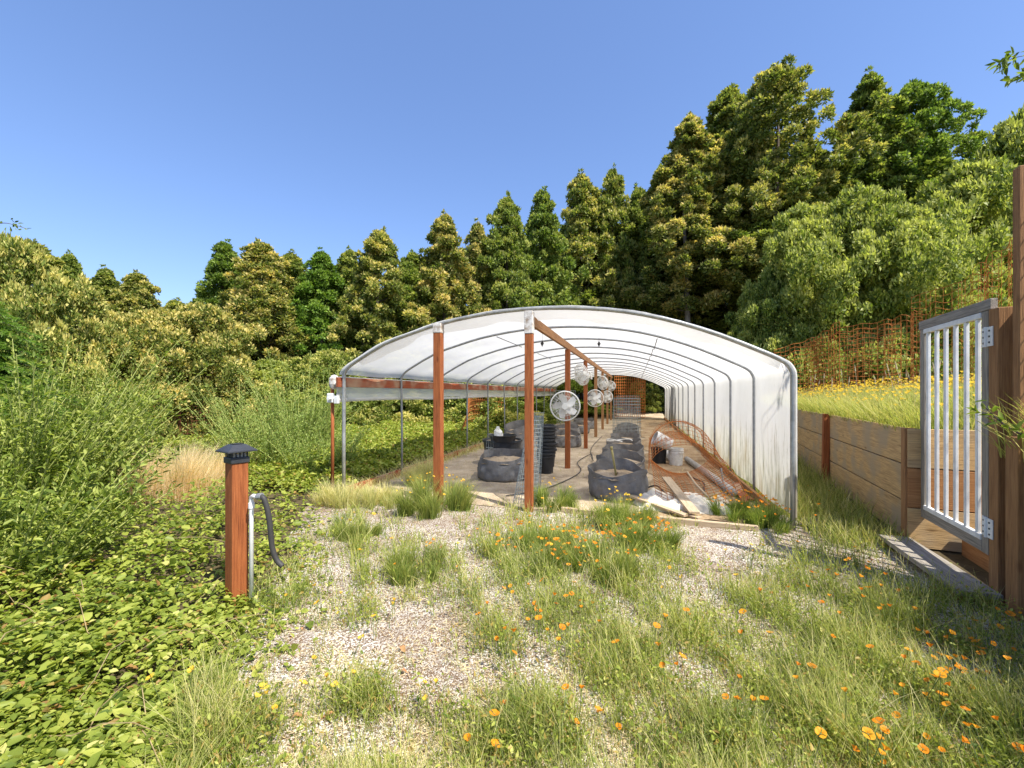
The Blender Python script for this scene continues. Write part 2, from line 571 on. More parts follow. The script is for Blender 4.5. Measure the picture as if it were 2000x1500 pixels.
def yard_edge(y):
    b = np.interp(y, [-3, 0, 1.5, 1.9, 2.64, 3.9, 5.6, 30], [-.7, -1.1, -1.72, -1.98, -2.52, -3.45, -4.35, -4.6])
    return b + .12 * np.sin(np.asarray(y) * 2.3) + .07 * np.sin(np.asarray(y) * 6.1)
def sheet(name, mat, fn, nu, nv):
    return tag(MB().grid(fn, nu, nv).build(name, mat, smooth=True), kind='structure')
# gravel yard, an irregular patch a few millimetres above the soil
def yard(u, v):
    y = -1.5 + v * 7.9
    xl = float(yard_edge(y)) - .25
    xr = 2.62 + .03 * y
    x = xl + u * (xr - xl)
    return (x, y, float(ground_z(x, y)) + .006)
sheet('gravel_path', 'gravel', yard, 60, 80)
def floor_fn(u, v):
    x = -4.55 + u * 6.25; y = 5.72 + v * 22
    return (x, y, float(ground_z(x, y)) + .012 + .008 * float(vnoise(x, y, 3.1, 4)))
sheet('tunnel_floor', 'fabric', floor_fn, 70, 200)
def soil_fn(u, v):
    y = 5.75 + v * 21; x = .22 + .10 * math.sin(y * 1.7) + .05 * math.sin(y * 5.3) + u * (1.46 - .10 * math.sin(y * 1.7))
    return (x, y, float(ground_z(x, y)) + .026 + .018 * float(vnoise(x, y, 4.1, 4)) * math.sin(math.pi * u))
sheet('soil_strip', 'stripsoil', soil_fn, 16, 160)
def farpath(u, v):
    x = -1.2 + u * 3.0; y = 27.8 + v * 8
    return (x, y, float(ground_z(x, y)) + .02)
sheet('dirt_path', 'potsoil', farpath, 8, 12)

# ------------------------------------------------------------------ retaining wall line
W0 = Vector((2.80, 5.46, 0)); WD = Vector((.145, .989, 0)).normalized(); WN = Vector((WD.y, -WD.x, 0))   # WN points into the bank
def WL(t, s=0.0, z=0.0):
    p = W0 + WD * t + WN * s
    return Vector((p.x, p.y, z))
def terr_z(s, t=0):
    s = max(0.0, s)
    return 1.12 + .26 * min(1, s / 1.4) + .045 * max(0, s - 2.5) + .09 * max(0, s - 9)
def terrace(u0, u1, s0, s1, nu, nv):
    def fn(u, v):
        t = u0 + (u1 - u0) * u; s = s0 + (s1 - s0) * v ** 2
        p = WL(t, s)
        return (p.x, p.y, terr_z(s, t) + .05 * float(vnoise(p.x, p.y, .9, 1)))
    return fn
mb = MB()
mb.grid(terrace(-.02, 60, .05, 70, 120, 50), 120, 50)
mb.grid(terrace(-12, -1.32, .05, 70, 24, 50), 24, 50)
mb.grid(terrace(-1.32, -.02, 2.0, 70, 4, 40), 4, 40)
tag(mb.build('terrace', 'terrace', smooth=True), kind='structure')

def plank_wall(name, t0, t1, courses, h, label, bays=3.35, start=0.0, cap=None):
    root = empty(name, WL(t0, 0), label, 'wall', 'timber retaining walls')
    t = t0
    n = max(1, round((t1 - t0) / bays))
    L = (t1 - t0) / n
    for i in range(n):
        for c in range(courses):
            a = WL(t0 + L * i + .006, .03, (c + .5) * h + .01); b = WL(t0 + L * (i + 1) - .006, .03, (c + .5) * h + .01 + rnd.uniform(-.006, .006))
            m = MB(); m.beam(a, b, .05, h - .012)
            m.build('plank', 'tan', root, .006)
        if i:
            a = WL(t0 + L * i, -.06, -.1)
            m = MB(); m.beam(a, a + Vector((.03, .02, courses * h + .12)), .095, .12, (WD.x, WD.y, 0))
            m.build('post', 'redwood' if i % 2 else 'brown', root, .005)
    return root
plank_wall('retaining_wall', .08, 20.1, 3, .405, 'three course tan timber retaining wall running back along the tunnel beyond the gate')
def WS(t, s=0.0, z=0.0):
    return WL(t, s + .10, z)
# wall on the near side of the gate
root = empty('retaining_wall', WS(-1.32, 0), 'shaded timber retaining wall at the right edge, on the hinge side of the gate', 'wall', 'timber retaining walls')
for c in range(3):
    MB().beam(WS(-1.43, .05, (c + .5) * .42), WS(-5.2, .05, (c + .5) * .42), .05, .405).build('plank', 'tan', root, .006)
for t in (-1.56, -3.4):
    MB().beam(WS(t, -.05, -.1), WS(t, -.05, 1.29), .10, .14, (WD.x, WD.y, 0)).build('post', 'brown', root, .005)
# gate posts
def post(t, s, ztop, w, mat, label, d=None):
    o = MB().beam(WS(t, s, -.15), WS(t, s, ztop), w, d or w, (WD.x, WD.y, 0)).build('gate_post', mat, None, .006, loc=WS(t, s, 0))
    return tag(o, label, 'post', 'timber posts round the gate')
post(.015, -.14, 1.235, .10, 'brown', 'short brown post at the latch end of the gate and end of the plank wall')
post(-1.28, -.01, 2.25, .12, 'brown', 'tall brown post that carries the gate hinges')
post(-1.40, .10, 2.27, .10, 'brown', 'shaded brown post standing just behind the hinge post', .14)
post(-1.50, -.012, 3.22, .075, 'brown', 'tallest red brown post at the right edge, holding the rusty mesh')

# ------------------------------------------------------------------ gate
gr = empty('gate', WS(-1.21, 0, .3), 'weathered grey wooden gate with white vertical bars, standing at the plank wall', 'gate')
ga, gb = -1.205, -.025
gz0, gz1 = .33, 2.34
def gb_(t0, z0, t1, z1, w, h, name, mat, s=-.045, up=None, bev=.004):
    return MB().beam(WS(t0, s, z0), WS(t1, s, z1), w, h, up or (0, 0, 1)).build(name, mat, gr, bev)
upw = (WD.x, WD.y, 0)
gb_(ga + .045, gz0, ga + .045, gz1 - .09, .04, .09, 'stile', 'grey', up=upw)
gb_(gb - .045, gz0, gb - .045, gz1 - .09, .04, .09, 'stile', 'grey', up=upw)
gb_(ga - .03, gz1 - .045, gb + .02, gz1 - .045, .045, .085, 'top_rail', 'grey')
gb_(ga + .092, gz0 + .045, gb - .092, gz0 + .045, .04, .085, 'bottom_rail', 'grey')
wi = MB().beam(WS(ga + .092, -.055, gz0 + .115), WS(gb - .092, -.055, gz0 + .115), .035, .045).build('bar_rail', 'white', gr, .004)
wi = MB().beam(WS(ga + .092, -.055, gz1 - .115), WS(gb - .092, -.055, gz1 - .115), .035, .045).build('bar_rail', 'white', gr, .004)
for k in range(6):
    t = ga + .16 + k * (gb - ga - .32) / 5
    MB().beam(WS(t, -.055, gz0 + .138), WS(t, -.055, gz1 - .138), .026, .036, upw).build('bar', 'white', gr, .005)
for z in (gz0 + .22, gz1 - .30):
    m = MB()
    m.box_axes(WS(ga + .005, -.068, z), WD, .07, WN, .005, Vector((0, 0, 1)), .15)
    m.box_axes(WS(ga - .085, -.075, z), WD, .085, WN, .005, Vector((0, 0, 1)), .15)
    m.tube([WS(ga - .002, -.08, z - .078), WS(ga - .002, -.08, z + .078)], .011, 8)
    h_ = m.build('hinge', 'white', gr)
    for dt in (.045, -.045):
        for dz in (-.045, 0, .045):
            MB().tube([WS(ga + dt, -.0685 if dt > 0 else -.0755, z + dz), WS(ga + dt, -.076 if dt > 0 else -.082, z + dz)], .008, 6).build('screw', 'blackplastic', h_)
m = MB(); m.beam(WS(gb - .02, -.08, 1.16), WS(.06, -.115, 1.16), .03, .05)
m.tube([WS(gb - .01, -.1, 1.16), WS(gb + .03, -.13, 1.17)], .008, 6)
m.build('latch', 'steel', gr)

# stairs behind the gate
st = empty('stairs', WS(-.68, .25, 0), 'timber steps climbing the bank behind the gate bars', 'stairs')
for k in range(4):
    s0 = .22 + k * .42; z = .20 + k * .30
    m = MB().beam(WS(-1.26, s0 + .2, z), WS(-.08, s0 + .2, z), .40, .045); m.build('tread', 'tan', st, .004)
    m = MB().beam(WS(-1.26, s0 + .03, z - .165), WS(-.08, s0 + .03, z - .165), .03, .27); m.build('riser', 'redpaint' if k % 2 else 'fir', st, .003)
for t in (-1.30, -.03):
    for c in range(3):
        MB().beam(WS(t, -.17 if t > -.5 else .06, .21 + c * .41), WS(t, 1.9, .21 + c * .41), .045, .40).build('side_board', 'tan' if c != 1 else 'fir', st, .004)
# plank bank edge further up
bw = empty('bank_edging', WS(-2, 3.0, 1.3), 'low sunlit plank edging on the grassy bank seen through the gate bars', 'edging')
for c in range(2):
    MB().beam(WS(-2.5, 2.9, 1.42 + c * .2), WS(3.0, 2.9, 1.42 + c * .2), .04, .19).build('plank', 'tan', bw, .004)

# step plank in front of the gate
sp = empty('step_board', G(1815, 1105, .07), 'loose grey plank lying on the ground in front of the gate', 'plank')
pa = [G(1715, 1051, .085), G(1776, 1049, .085), G(1945, 1157, .085), G(1884, 1170, .085)]
a, b = (pa[0] + pa[1]) / 2, (pa[2] + pa[3]) / 2
MB().beam(a, b, .26, .045).build('plank', 'grey', sp, .004)
ax_ = (b - a).normalized()
for k in (.06, .94):
    c_ = a + (b - a) * k; sd_ = Vector((-ax_.y, ax_.x, 0))
    MB().beam(c_ - sd_ * .13 + Vector((0, 0, -.046)), c_ + sd_ * .13 + Vector((0, 0, -.046)), .09, .045).build('batten', 'brown', sp, .003)

# ------------------------------------------------------------------ tunnel
Y0, DY, NH = 5.7, 1.7, 14
Y1 = Y0 + DY * (NH - 1)
PROF = [(-4.34, 1.88), (-4.31, 1.95), (-4.24, 2.015), (-4.10, 2.10), (-3.63, 2.34), (-3.15, 2.49), (-2.71, 2.605), (-2.2, 2.69), (-1.75, 2.735), (-1.3, 2.75), (-.85, 2.735), (-.35, 2.685), (.1, 2.60), (.55, 2.47), (1.0, 2.30), (1.4, 2.115), (1.62, 2.005), (1.72, 1.93), (1.765, 1.83)]
def smooth_line(pts, n=3):
    out = []
    P = [Vector(p) for p in pts]
    for i in range(len(P) - 1):
        p0 = P[max(i - 1, 0)]; p1 = P[i]; p2 = P[i + 1]; p3 = P[min(i + 2, len(P) - 1)]
        for k in range(n):
            t = k / n
            out.append(.5 * ((2 * p1) + (p2 - p0) * t + (2 * p0 - 5 * p1 + 4 * p2 - p3) * t * t + (3 * p1 - p0 - 3 * p2 + p3) * t ** 3))
    out.append(P[-1])
    return out
TOP = smooth_line([(x, 0, z) for x, z in PROF], 2)
tun = empty('greenhouse_tunnel', (-1.3, Y0, 0), 'long white plastic covered hoop greenhouse with open front and red timber posts', 'greenhouse')
for k in range(NH):
    y = Y0 + k * DY
    j = rnd.uniform(-.02, .02)
    pts = [Vector((-4.34 + j, y, -.1)), Vector((-4.34 + j, y, .9))] + [Vector((p.x, y + j * .3, p.z)) for p in TOP] + [Vector((1.765, y, .9)), Vector((1.765, y, -.1))]
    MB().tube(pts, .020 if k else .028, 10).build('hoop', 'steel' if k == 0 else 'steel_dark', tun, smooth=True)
# the film: roof, right wall and a slight overhang at the front
FP = [(p.x, p.z) for p in TOP] + [(1.765, 1.83 - i * .14) for i in range(1, 13)]
def film(u, v):
    f = u * (len(FP) - 1); i = min(int(f), len(FP) - 2); k = f - i
    x = FP[i][0] + (FP[i + 1][0] - FP[i][0]) * k; z = FP[i][1] + (FP[i + 1][1] - FP[i][1]) * k
    y = Y0 - .10 + v * (Y1 - Y0 + .3)
    ph = ((y - Y0) / DY) % 1.0
    sag = math.sin(math.pi * ph) ** 2 * .045 if y > Y0 else 0
    cx, cz = -1.3, .9
    d = math.hypot(x - cx, z - cz)
    nx, nz = (x - cx) / d, (z - cz) / d
    if z < 1.8 and x > 1:
        nx, nz = 1, 0
    off = .036 - sag + .014 * math.sin(x * 3 + y * 2.1) * math.sin(y * 1.7) + .006 * math.sin(x * 7 - y * 5.3)
    if y < Y0 - .02:
        off -= .03
    return (x + nx * off, y, max(.02, z + nz * off))
MB().grid(film, 74, 168).build('plastic_cover', 'film', tun, smooth=True)
# bunched loose film along the front hoop
def flap(u, v):
    x = -4.1 + u * 5.75
    zt = None
    for a, b in zip(TOP[:-1], TOP[1:]):
        if a.x <= x <= b.x:
            zt = a.z + (b.z - a.z) * (x - a.x) / max(1e-6, b.x - a.x)
    zt = zt or 1.9
    wdt = (.10 + .26 * max(0, math.sin((u - .05) * 2.9)) ** 2 + .05 * math.sin(u * 23) + .03 * math.sin(u * 61)) 
    y = Y0 + .03 + v * max(.03, wdt) * 1.5
    return (x, y, zt - .02 - v * (.03 + .05 * math.sin(u * 17) ** 2) - .02 * math.sin(v * 3))
MB().grid(flap, 150, 5).build('loose_film', 'flap', tun, smooth=True)
# rolled side curtain on the left
def curtain(u, v):
    y = Y0 - .05 + u * (Y1 - Y0)
    z = 1.86 - v * (.36 + .02 * math.sin(y * 1.1))
    return (-4.41 - .025 * math.sin(v * 2.5) + .010 * math.sin(y * 9 + v * 4) * v, y, z)
MB().grid(curtain, 220, 6).build('side_curtain', 'flap', tun, smooth=True)
MB().tube([(-4.43, Y0 - .05 + i * .775, 1.49 + .012 * math.sin(i * .9)) for i in range(29)], .028, 10).build('roll_tube', 'flap', tun, smooth=True)
MB().beam((-4.39, Y0 - .10, 1.77), (-4.39, Y1, 1.77), .04, .15).build('eave_board', 'redpaint', tun, .004)
MB().beam((-4.36, Y0 + .02, .055), (-4.36, Y1, .055), .045, .15).build('base_board', 'redpaint', tun, .004)
MB().beam((1.72, 6.4, .06), (1.72, Y1, .06), .045, .14).build('base_board', 'brown', tun, .004)
MB().beam((-.95, 5.74, .03), (1.36, 5.52, .035), .07, .085).build('front_sill', 'plank', tun, .005)
# ridge
MB().beam((-1.37, Y0 + .06, 2.60), (-1.37, Y1, 2.60), .05, .14).build('ridge_beam', 'fir', tun, .004)
for k in range(7):
    y = Y0 + 2 * DY * k + (.0 if k else -.055)
    m = MB().beam((-1.37 + rnd.uniform(-.01, .01), y, -.1), (-1.37, y, 2.69 if k == 0 else 2.53), .105, .105, (0, 1, 0))
    p = m.build('centre_post', 'redwood' if k == 0 else 'brown' if k > 2 else 'redwood', tun, .006)
    if k == 0:
        MB().beam((-1.37, y, 2.40), (-1.37, y, 2.705), .116, .116, (0, 1, 0)).build('white_wrap', 'tape', p, .006)
p = MB().beam((-2.71, Y0 - .055, -.1), (-2.71, Y0 - .055, 2.56), .115, .115, (0, 1, 0)).build('front_post', 'redwood', tun, .006)
MB().beam((-2.71, Y0 - .055, 2.46), (-2.71, Y0 - .055, 2.60), .124, .124, (0, 1, 0)).build('white_wrap', 'tape', p, .006)
# purlin wires and short braces under the roof
for x, z in ((.35, 2.49), (-2.4, 2.62)):
    for k in range(1, NH - 1):
        if x < 0 and k % 2 == 0:
            continue
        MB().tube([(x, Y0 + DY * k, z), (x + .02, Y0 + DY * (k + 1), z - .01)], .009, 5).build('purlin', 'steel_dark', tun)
for (x, y, z) in ((-1.5, 7.1, 2.44), (-.6, 7.6, 2.46)):
    hk = MB(); hk.tube([(x, y, 2.72), (x, y, z)], .003, 4)
    hk.lathe([(0.001, z - .06), (.03, z), (.001, z + .05)], 4, (x, y, 0))
    tag(hk.build('hanging_hook', 'blackplastic', None, loc=(x, y, z)), 'small black weight hanging from the roof film %s of the front ridge post' % ('left' if x < -1.4 else 'right'), 'hook', 'small weights hanging from the roof')
# crank at the left front corner
cr = empty('curtain_crank', (-4.55, Y0, 0), 'white crank box on a thin red pole at the left front corner of the greenhouse', 'crank')
MB().tube([(-4.55, Y0, -.05), (-4.55, Y0, 1.84)], .026, 10).build('pole', 'redwood', cr, smooth=True)
MB().beam((-4.55, Y0 - .04, 1.45), (-4.55, Y0 - .04, 1.60), .11, .06, (0, 1, 0)).build('crank_box', 'white', cr, .015)
m = MB(); m.beam((-4.47, Y0 - .05, 1.50), (-4.40, Y0 - .05, 1.50), .05, .12); m.tube([(-4.52, Y0 - .08, 1.52), (-4.52, Y0 - .14, 1.52)], .03, 12)
m.build('handle', 'white', cr, .005)
MB().lathe([(.03, 1.66), (.06, 1.68), (.075, 1.74), (.07, 1.83), (.04, 1.88), (.001, 1.89)], 14, (-4.52, Y0, 0), lambda p, t: Vector((p.x * (1 + .15 * math.sin(3 * t + p.z * 30)), p.y * (1 + .15 * math.cos(2 * t)), p.z))).build('tape_wrap', 'tape', cr)

# ------------------------------------------------------------------ wall fans
def make_fan():
    root = empty('wall_fan', (0, 0, 0), 'large white round fan', 'fan', 'round white fans on the ridge posts')
    r = .30
    g = MB()
    def ring(rr, y, w, n=40):
        pts = [(rr * math.cos(2 * math.pi * k / n), y, rr * math.sin(2 * math.pi * k / n)) for k in range(n + 1)]
        g.tube(pts, w, 5, False)
    ring(r, 0, .013, 48); ring(r * .985, -.035, .008, 48); ring(r * .985, .05, .008, 48)
    ring(r * .66, -.075, .0028); ring(r * .66, .09, .0028)
    for k in range(54):
        a = 2 * math.pi * k / 54; c, s_ = math.cos(a), math.sin(a)
        g.tube([(r * c, -.02, r * s_), (r * .93 * c, -.055, r * .93 * s_), (r * .6 * c, -.08, r * .6 * s_), (r * .2 * c, -.088, r * .2 * s_)], .0021, 3, False)
        if k % 2 == 0:
            g.tube([(r * c, .03, r * s_), (r * .85 * c, .07, r * .85 * s_), (r * .2 * c, .11, r * .2 * s_)], .0025, 3, False)
    g.build('guard', 'fan', root)
    g = MB()
    g.lathe([(.001, .0), (.05, .0), (.062, .006), (.062, .02), (.0, .02)], 28)
    g.xf(Matrix.Translation((0, -.082, 0)) @ Matrix.Rotation(R(90), 4, 'X'))
    g.build('badge', 'fan', root, smooth=False)
    bl = MB()
    for k in range(5):
        a0 = 2 * math.pi * k / 5 + .35
        def fb(u, v):
            rr = .045 + u * .215
            wid = .045 + .085 * math.sin(math.pi * min(1, u * .78 + .1)) 
            a = a0 + (v - .5) * wid / max(.08, rr) * 1.15 + u * .35
            return (rr * math.cos(a), -.01 + (v - .5) * .075, rr * math.sin(a))
        bl.grid(fb, 8, 5)
    bl.build('blades', 'white', root, smooth=True)
    mo = MB(); mo.lathe([(.001, -.06), (.05, -.055), (.05, .0), (.075, .02), (.085, .1), (.06, .15), (.001, .16)], 24)
    mo.xf(Matrix.Rotation(R(-90), 4, 'X'))
    mo.build('motor', 'fan', root, smooth=True)
    b = MB(); b.beam((0, .10, -.02), (0, .30, -.10), .04, .05); b.beam((0, .29, -.2), (0, .29, .02), .07, .03, (0, 1, 0))
    b.build('bracket', 'fan', root, .004)
    return root
fan0 = make_fan()
fans = [(1, 1.34, 6, 4, 'nearest large white fan, low on the second ridge post, facing the camera'),
        (2, 2.12, -52, 14, 'white fan turned sideways high on the third ridge post'),
        (3, 1.42, 4, 0, 'small looking white fan low on the fourth ridge post'),
        (4, 2.05, -40, 10, 'white fan high up behind the sideways one, on the fifth ridge post'),
        (5, 1.42, -12, 0, 'lower of the two farthest white fans'),
        (6, 2.02, -20, 4, 'highest and farthest white fan near the tunnel end')]
for i, (k, z, yaw, pit, lab) in enumerate(fans):
    o = fan0 if i == 0 else copy_tree(fan0)
    o.location = (-1.37, Y0 + 2 * DY * k - .36, z)
    if abs(yaw) > 30:
        o.location = (-1.37 - (.08 if k == 2 else -.02), Y0 + 2 * DY * k - (.30 if k == 2 else .24), z)
    o.rotation_euler = (R(pit), 0, R(yaw))
    o['label'] = lab

# ------------------------------------------------------------------ grow bags
def make_bag(r, h, seed, floppy=.08, n=96):
    rg = random.Random(seed)
    ph = [rg.uniform(0, 6.28) for _ in range(6)]
    def wob(p, t):
        k = p.z / h
        f = 1 + .05 * math.sin(math.pi * min(1, k * 1.1)) + .013 * math.sin(17 * t + 6 * k + ph[3]) * (1 - abs(2 * k - 1)) + .018 * math.sin(9 * t - 11 * k + ph[4]) + .035 * math.sin(2 * t + ph[0]) + .03 * math.sin(3 * t + ph[1]) * k + .02 * math.sin(7 * t + ph[2] + 5 * k) + .012 * math.sin(13 * t + 9 * k)
        rim = .90 + .13 * math.sin(t + ph[3] * .12 - .4) + floppy * (.75 * math.sin(2 * t + ph[4]) + .5 * math.sin(3 * t + ph[5]))
        q = Vector((p.x * f, p.y * f, p.z * rim))
        q.z += .004 * math.sin(30 * k + 4 * t)
        if k > .85:
            w = 1 + .05 * math.sin(3 * t + ph[5]) + .025 * math.sin(5 * t + ph[1])
            q.x *= w; q.y *= w
        return q
    prof = [(.001, .0), (r * .98, .0), (r * 1.015, .04), (r * 1.03, h * .15), (r * 1.015, h * .3), (r * 1.02, h * .42), (r, h * .55), (r * 1.012, h * .68), (r * .995, h * .8), (r * 1.0, h * .9), (r * .99, h)]
    b = MB().lathe(prof, n, (0, 0, 0), wob)
    b.lathe([(r * .99, h), (r * .978, h)], n, (0, 0, 0), wob)
    b.lathe([(r * .978, h), (r * .982, h * .9), (r * .975, h * .75), (r * .97, h * .5)], n, (0, 0, 0), wob)
    def soilw(p, t):
        q = wob(Vector((p.x, p.y, h * .5)), t); q.z = min(p.z, wob(Vector((p.x, p.y, h)), t).z - .02) + .018 * math.sin(5 * p.x * 6 + p.y * 17) * .7
        return q
    s = MB().lathe([(r * .97, h * .64), (r * .8, h * .69), (r * .5, h * .73), (r * .2, h * .75), (.001, h * .75)], 40, (0, 0, 0), soilw)
    return b, s
def grow_bag(loc, r, h, seed, label, floppy=.08):
    root = empty('grow_bag', loc, label, 'grow bag', 'dark felt grow bags in the greenhouse')
    b, s = make_bag(r, h, seed, floppy)
    b.build('fabric_side', 'felt', root, smooth=True, local=True)
    s.build('soil', 'potsoil', root, smooth=True, local=True)
    return root
xr = -.24
ys = [6.85, 8.15, 9.5, 10.95, 12.4, 13.9, 15.5, 17.2]
labs = ['nearest sagging dark felt grow bag in the right row, with a bamboo stake',
        'second felt grow bag of the right row, its near rim folded upright',
        'third felt grow bag of the right row, with a slanting rim',
        'fourth felt grow bag of the right row, a pale loop of hose on its rim',
        'fifth felt grow bag of the right row, past the bag with the hose loop',
        'sixth felt grow bag of the right row, beneath the wire cage',
        'seventh felt grow bag of the right row, small and dim',
        'last visible felt grow bag at the far end of the right row']
for i, y in enumerate(ys):
    grow_bag((xr + rnd.uniform(-.03, .03), y, .012), .415 - .006 * i, .50 - .012 * i, 11 + i, labs[i], .085 if i < 4 else .05)
grow_bag((-2.36, 7.75, .012), .47, .50, 31, 'wide slumped grow bag in front of the black tub, left of the ridge posts', .05)
for i, (x, y, r, h, lab) in enumerate([(-3.1, 11.4, .36, .80, 'tall grey grow bag behind the stack of black pots'),
                                       (-2.0, 12.9, .45, .42, 'grow bag left of the third ridge post, its rim fallen in'),
                                       (-2.3, 15.0, .45, .46, 'upright grey grow bag behind the fallen in one, left row'),
                                       (-2.2, 17.2, .44, .42, 'dim grow bag left of the fourth ridge post'),
                                       (-2.2, 19.6, .45, .45, 'dark grow bag left of the fifth ridge post')]):
    grow_bag((x, y, .012), r, h, 41 + i, lab, .05)
st_ = MB().tube([(xr - .02, 6.75, .25), (xr - .10, 6.70, .76)], .016, 8).tube([(xr - .10, 6.70, .745), (xr - .102, 6.698, .79)], .019, 8)
tag(st_.build('bamboo_stake', 'bamboo', None, smooth=True, loc=(xr - .02, 6.75, .25)), 'short bamboo stake in the nearest right hand grow bag', 'stake')

def tub(name, loc, r, h, label, cat, mat, rim=.02, taper=.88):
    root = empty(name, loc, label, cat)
    m = MB().lathe([(.001, 0), (r * taper, 0), (r * .96, h * .7), (r, h * .9), (r + rim, h * .92), (r + rim, h), (r - .005, h), (r * .95, h * .6), (r * taper * .97, .03), (.001, .03)], 40)
    m.build('wall', mat, root, smooth=False, local=True)
    return root
t_ = tub('stock_tub', (-2.85, 9.2, .012), .43, .56, 'round black stock tub behind the left grow bag', 'tub', 'tub')
MB().lathe([(.4, .52), (.2, .535), (.001, .535)], 30).build('soil', 'potsoil', t_, local=True)
tub('nursery_pot', (-2.78, 9.0, .55), .30, .14, 'shallow black pot sitting on the stock tub', 'pot', 'blackplastic', .015)
jg = MB().lathe([(.001, 0), (.09, .0), (.10, .06), (.085, .15), (.04, .20), (.03, .24), (.001, .24)], 14, (0, 0, 0), lambda p, t: Vector((p.x * (1 + .2 * math.sin(3 * t + p.z * 14)), p.y * (1 + .15 * math.cos(2 * t)), p.z + .02 * math.sin(2 * t))))
jg.build('jug', 'bucket', None, loc=(0, 0, 0)).location = (-2.86, 8.9, .62)
tag(bpy.data.objects['jug'], 'crumpled white plastic jug in the shallow black pot', 'jug')
# stack of black nursery pots: each a pot nested in the one below
base_pot = None
for k in range(10):
    z = .012 + k * .066
    if base_pot is None:
        base_pot = empty('nursery_pot', (-1.69, 8.42, .012), 'bottom black pot of the tall nested stack behind the front ridge post', 'pot', 'nested black nursery pots')
        r, h = .175, .36
        MB().lathe([(.001, 0), (r * .8, 0), (r * .95, h * .86), (r + .016, h * .87), (r + .024, h * .89), (r + .024, h * .985), (r + .010, h), (r * .96, h), (r * .92, h * .8), (r * .76, .03), (.001, .03)], 36).build('wall', 'blackplastic', base_pot, local=True)
        o = base_pot
    else:
        o = copy_tree(base_pot)
        o['label'] = 'topmost black pot of the tall nested stack behind the front ridge post' if k == 9 else 'black pot in the middle of the tall nested stack behind the front ridge post'
    o.location = (-1.69 + rnd.uniform(-.012, .012), 8.42 + rnd.uniform(-.01, .01), z)
    o.rotation_euler = (rnd.uniform(-.04, .04), rnd.uniform(-.05, .05), k * 1.3)

# ------------------------------------------------------------------ wire cages and meshes
def wire_sheet(fn, nu, nv, r, su=None, sv=None, n=4):
    m = MB()
    su = su or nu; sv = sv or nv
    for i in range(nu + 1):
        m.tube([fn(i / nu, j / sv) for j in range(sv + 1)], r, n, False)
    for j in range(nv + 1):
        m.tube([fn(i / su, j / nv) for i in range(su + 1)], r, n, False)
    return m
def cage(loc, r0, r1, h, lean, label, mat, nu=22, nv=16, wr=.0028, group=None):
    base = Vector(loc)
    def fn(u, v):
        rr = r0 + (r1 - r0) * v; a = 2 * math.pi * u
        return base + Vector((rr * math.cos(a) + lean[0] * v, rr * math.sin(a) + lean[1] * v, h * v))
    return tag(wire_sheet(fn, nu, nv, wr, su=nu, sv=4).build('wire_cage', mat, None, loc=loc), label, 'wire cage', group)
cage((-1.50, 5.90, .012), .17, .10, 1.25, (.10, .30), 'grey galvanised wire cage wrapped round the foot of the front ridge post', 'galv', 26, 22, .0026, 'wire plant cages')
cage((-1.66, 7.1, .012), .13, .09, 1.25, (.05, .25), 'second grey wire cage, directly behind the front ridge post', 'galv', 20, 18, .0026, 'wire plant cages')
cage((xr, 13.6, .3), .42, .40, 1.15, (0, 0), 'pale round wire cage standing over a bag of the right row', 'galv', 26, 12, .004, 'wire plant cages')
cage((xr, 16.3, .3), .40, .40, 1.2, (0, 0), 'farther round wire cage at the end of the right row', 'galv', 22, 12, .004, 'wire plant cages')
cage((-2.6, 16.5, .4), .3, .42, 1.3, (0, 0), 'wire cage among the dim grow bags of the left row', 'galv', 16, 10, .004, 'wire plant cages')
cage((-2.75, 8.0, .25), .10, .05, .55, (.0, .05), 'small wire prongs standing in the left grow bag', 'galv', 4, 2, .0035, 'wire plant cages')
# rusty mesh arch on the right of the tunnel
def arch(u, v):
    a = math.pi * (.03 + u * .94); y = 8.6 + v * 3.4
    h = .95 - .28 * (1 - v) + .1 * math.sin(y * 2)
    return Vector((.95 - math.cos(a) * .70 + .1 * v, y + .25 * math.sin(a), .04 + h * math.sin(a) ** .8))
tag(wire_sheet(arch, 22, 14, .0040, 26, 10).build('wire_mesh', 'rust', None, loc=(.9, 10, 0)), 'arched sheet of rusty wire mesh along the right tunnel wall, over the buckets', 'wire mesh', 'rusty wire mesh sheets')
def sagm(u, v):
    x = .28 + u * 1.15; y = 6.35 + v * 2.4
    return Vector((x, y, .06 + .45 * (abs(u - .45) * 1.7) ** 2.0 * (.5 + .5 * v) + .1 * math.sin(v * 3)))
tag(wire_sheet(sagm, 14, 22, .0042, 14, 8).build('wire_mesh', 'rust', None, loc=(.9, 7, 0)), 'sagging sheet of rusty wire mesh over the bare dirt and the tarp', 'wire mesh', 'rusty wire mesh sheets')
def arch2(u, v):
    a = math.pi * (.25 + u * .72); y = 9.5 + v * 1.9
    return Vector((.85 - math.cos(a) * .72, y, .03 + .62 * math.sin(a)))
tag(wire_sheet(arch2, 18, 10, .005, 18, 4).build('wire_mesh', 'rust', None, loc=(.9, 10, 0)), 'lower curled rusty mesh inside the arched one, behind the buckets', 'wire mesh', 'rusty wire mesh sheets')
def endp(u, v):
    return Vector((-1.25 + u * 1.85, 28.2 + .3 * math.sin(u * 5), .1 + v * 2.75))
tag(wire_sheet(endp, 15, 15, .021, 5, 2).build('wire_mesh', 'rust', None, loc=(0, 28.6, 0)), 'dark rusty mesh panel closing part of the far tunnel end', 'wire mesh', 'rusty wire mesh sheets')
def leftp(u, v):
    x = -4.9 - .5 * math.sin(math.pi * u); y = 12.3 + u * 4.2
    return Vector((x - .35 * (1 - v) ** 2, y, .15 + v * 1.35 + .2 * math.sin(u * 3)))
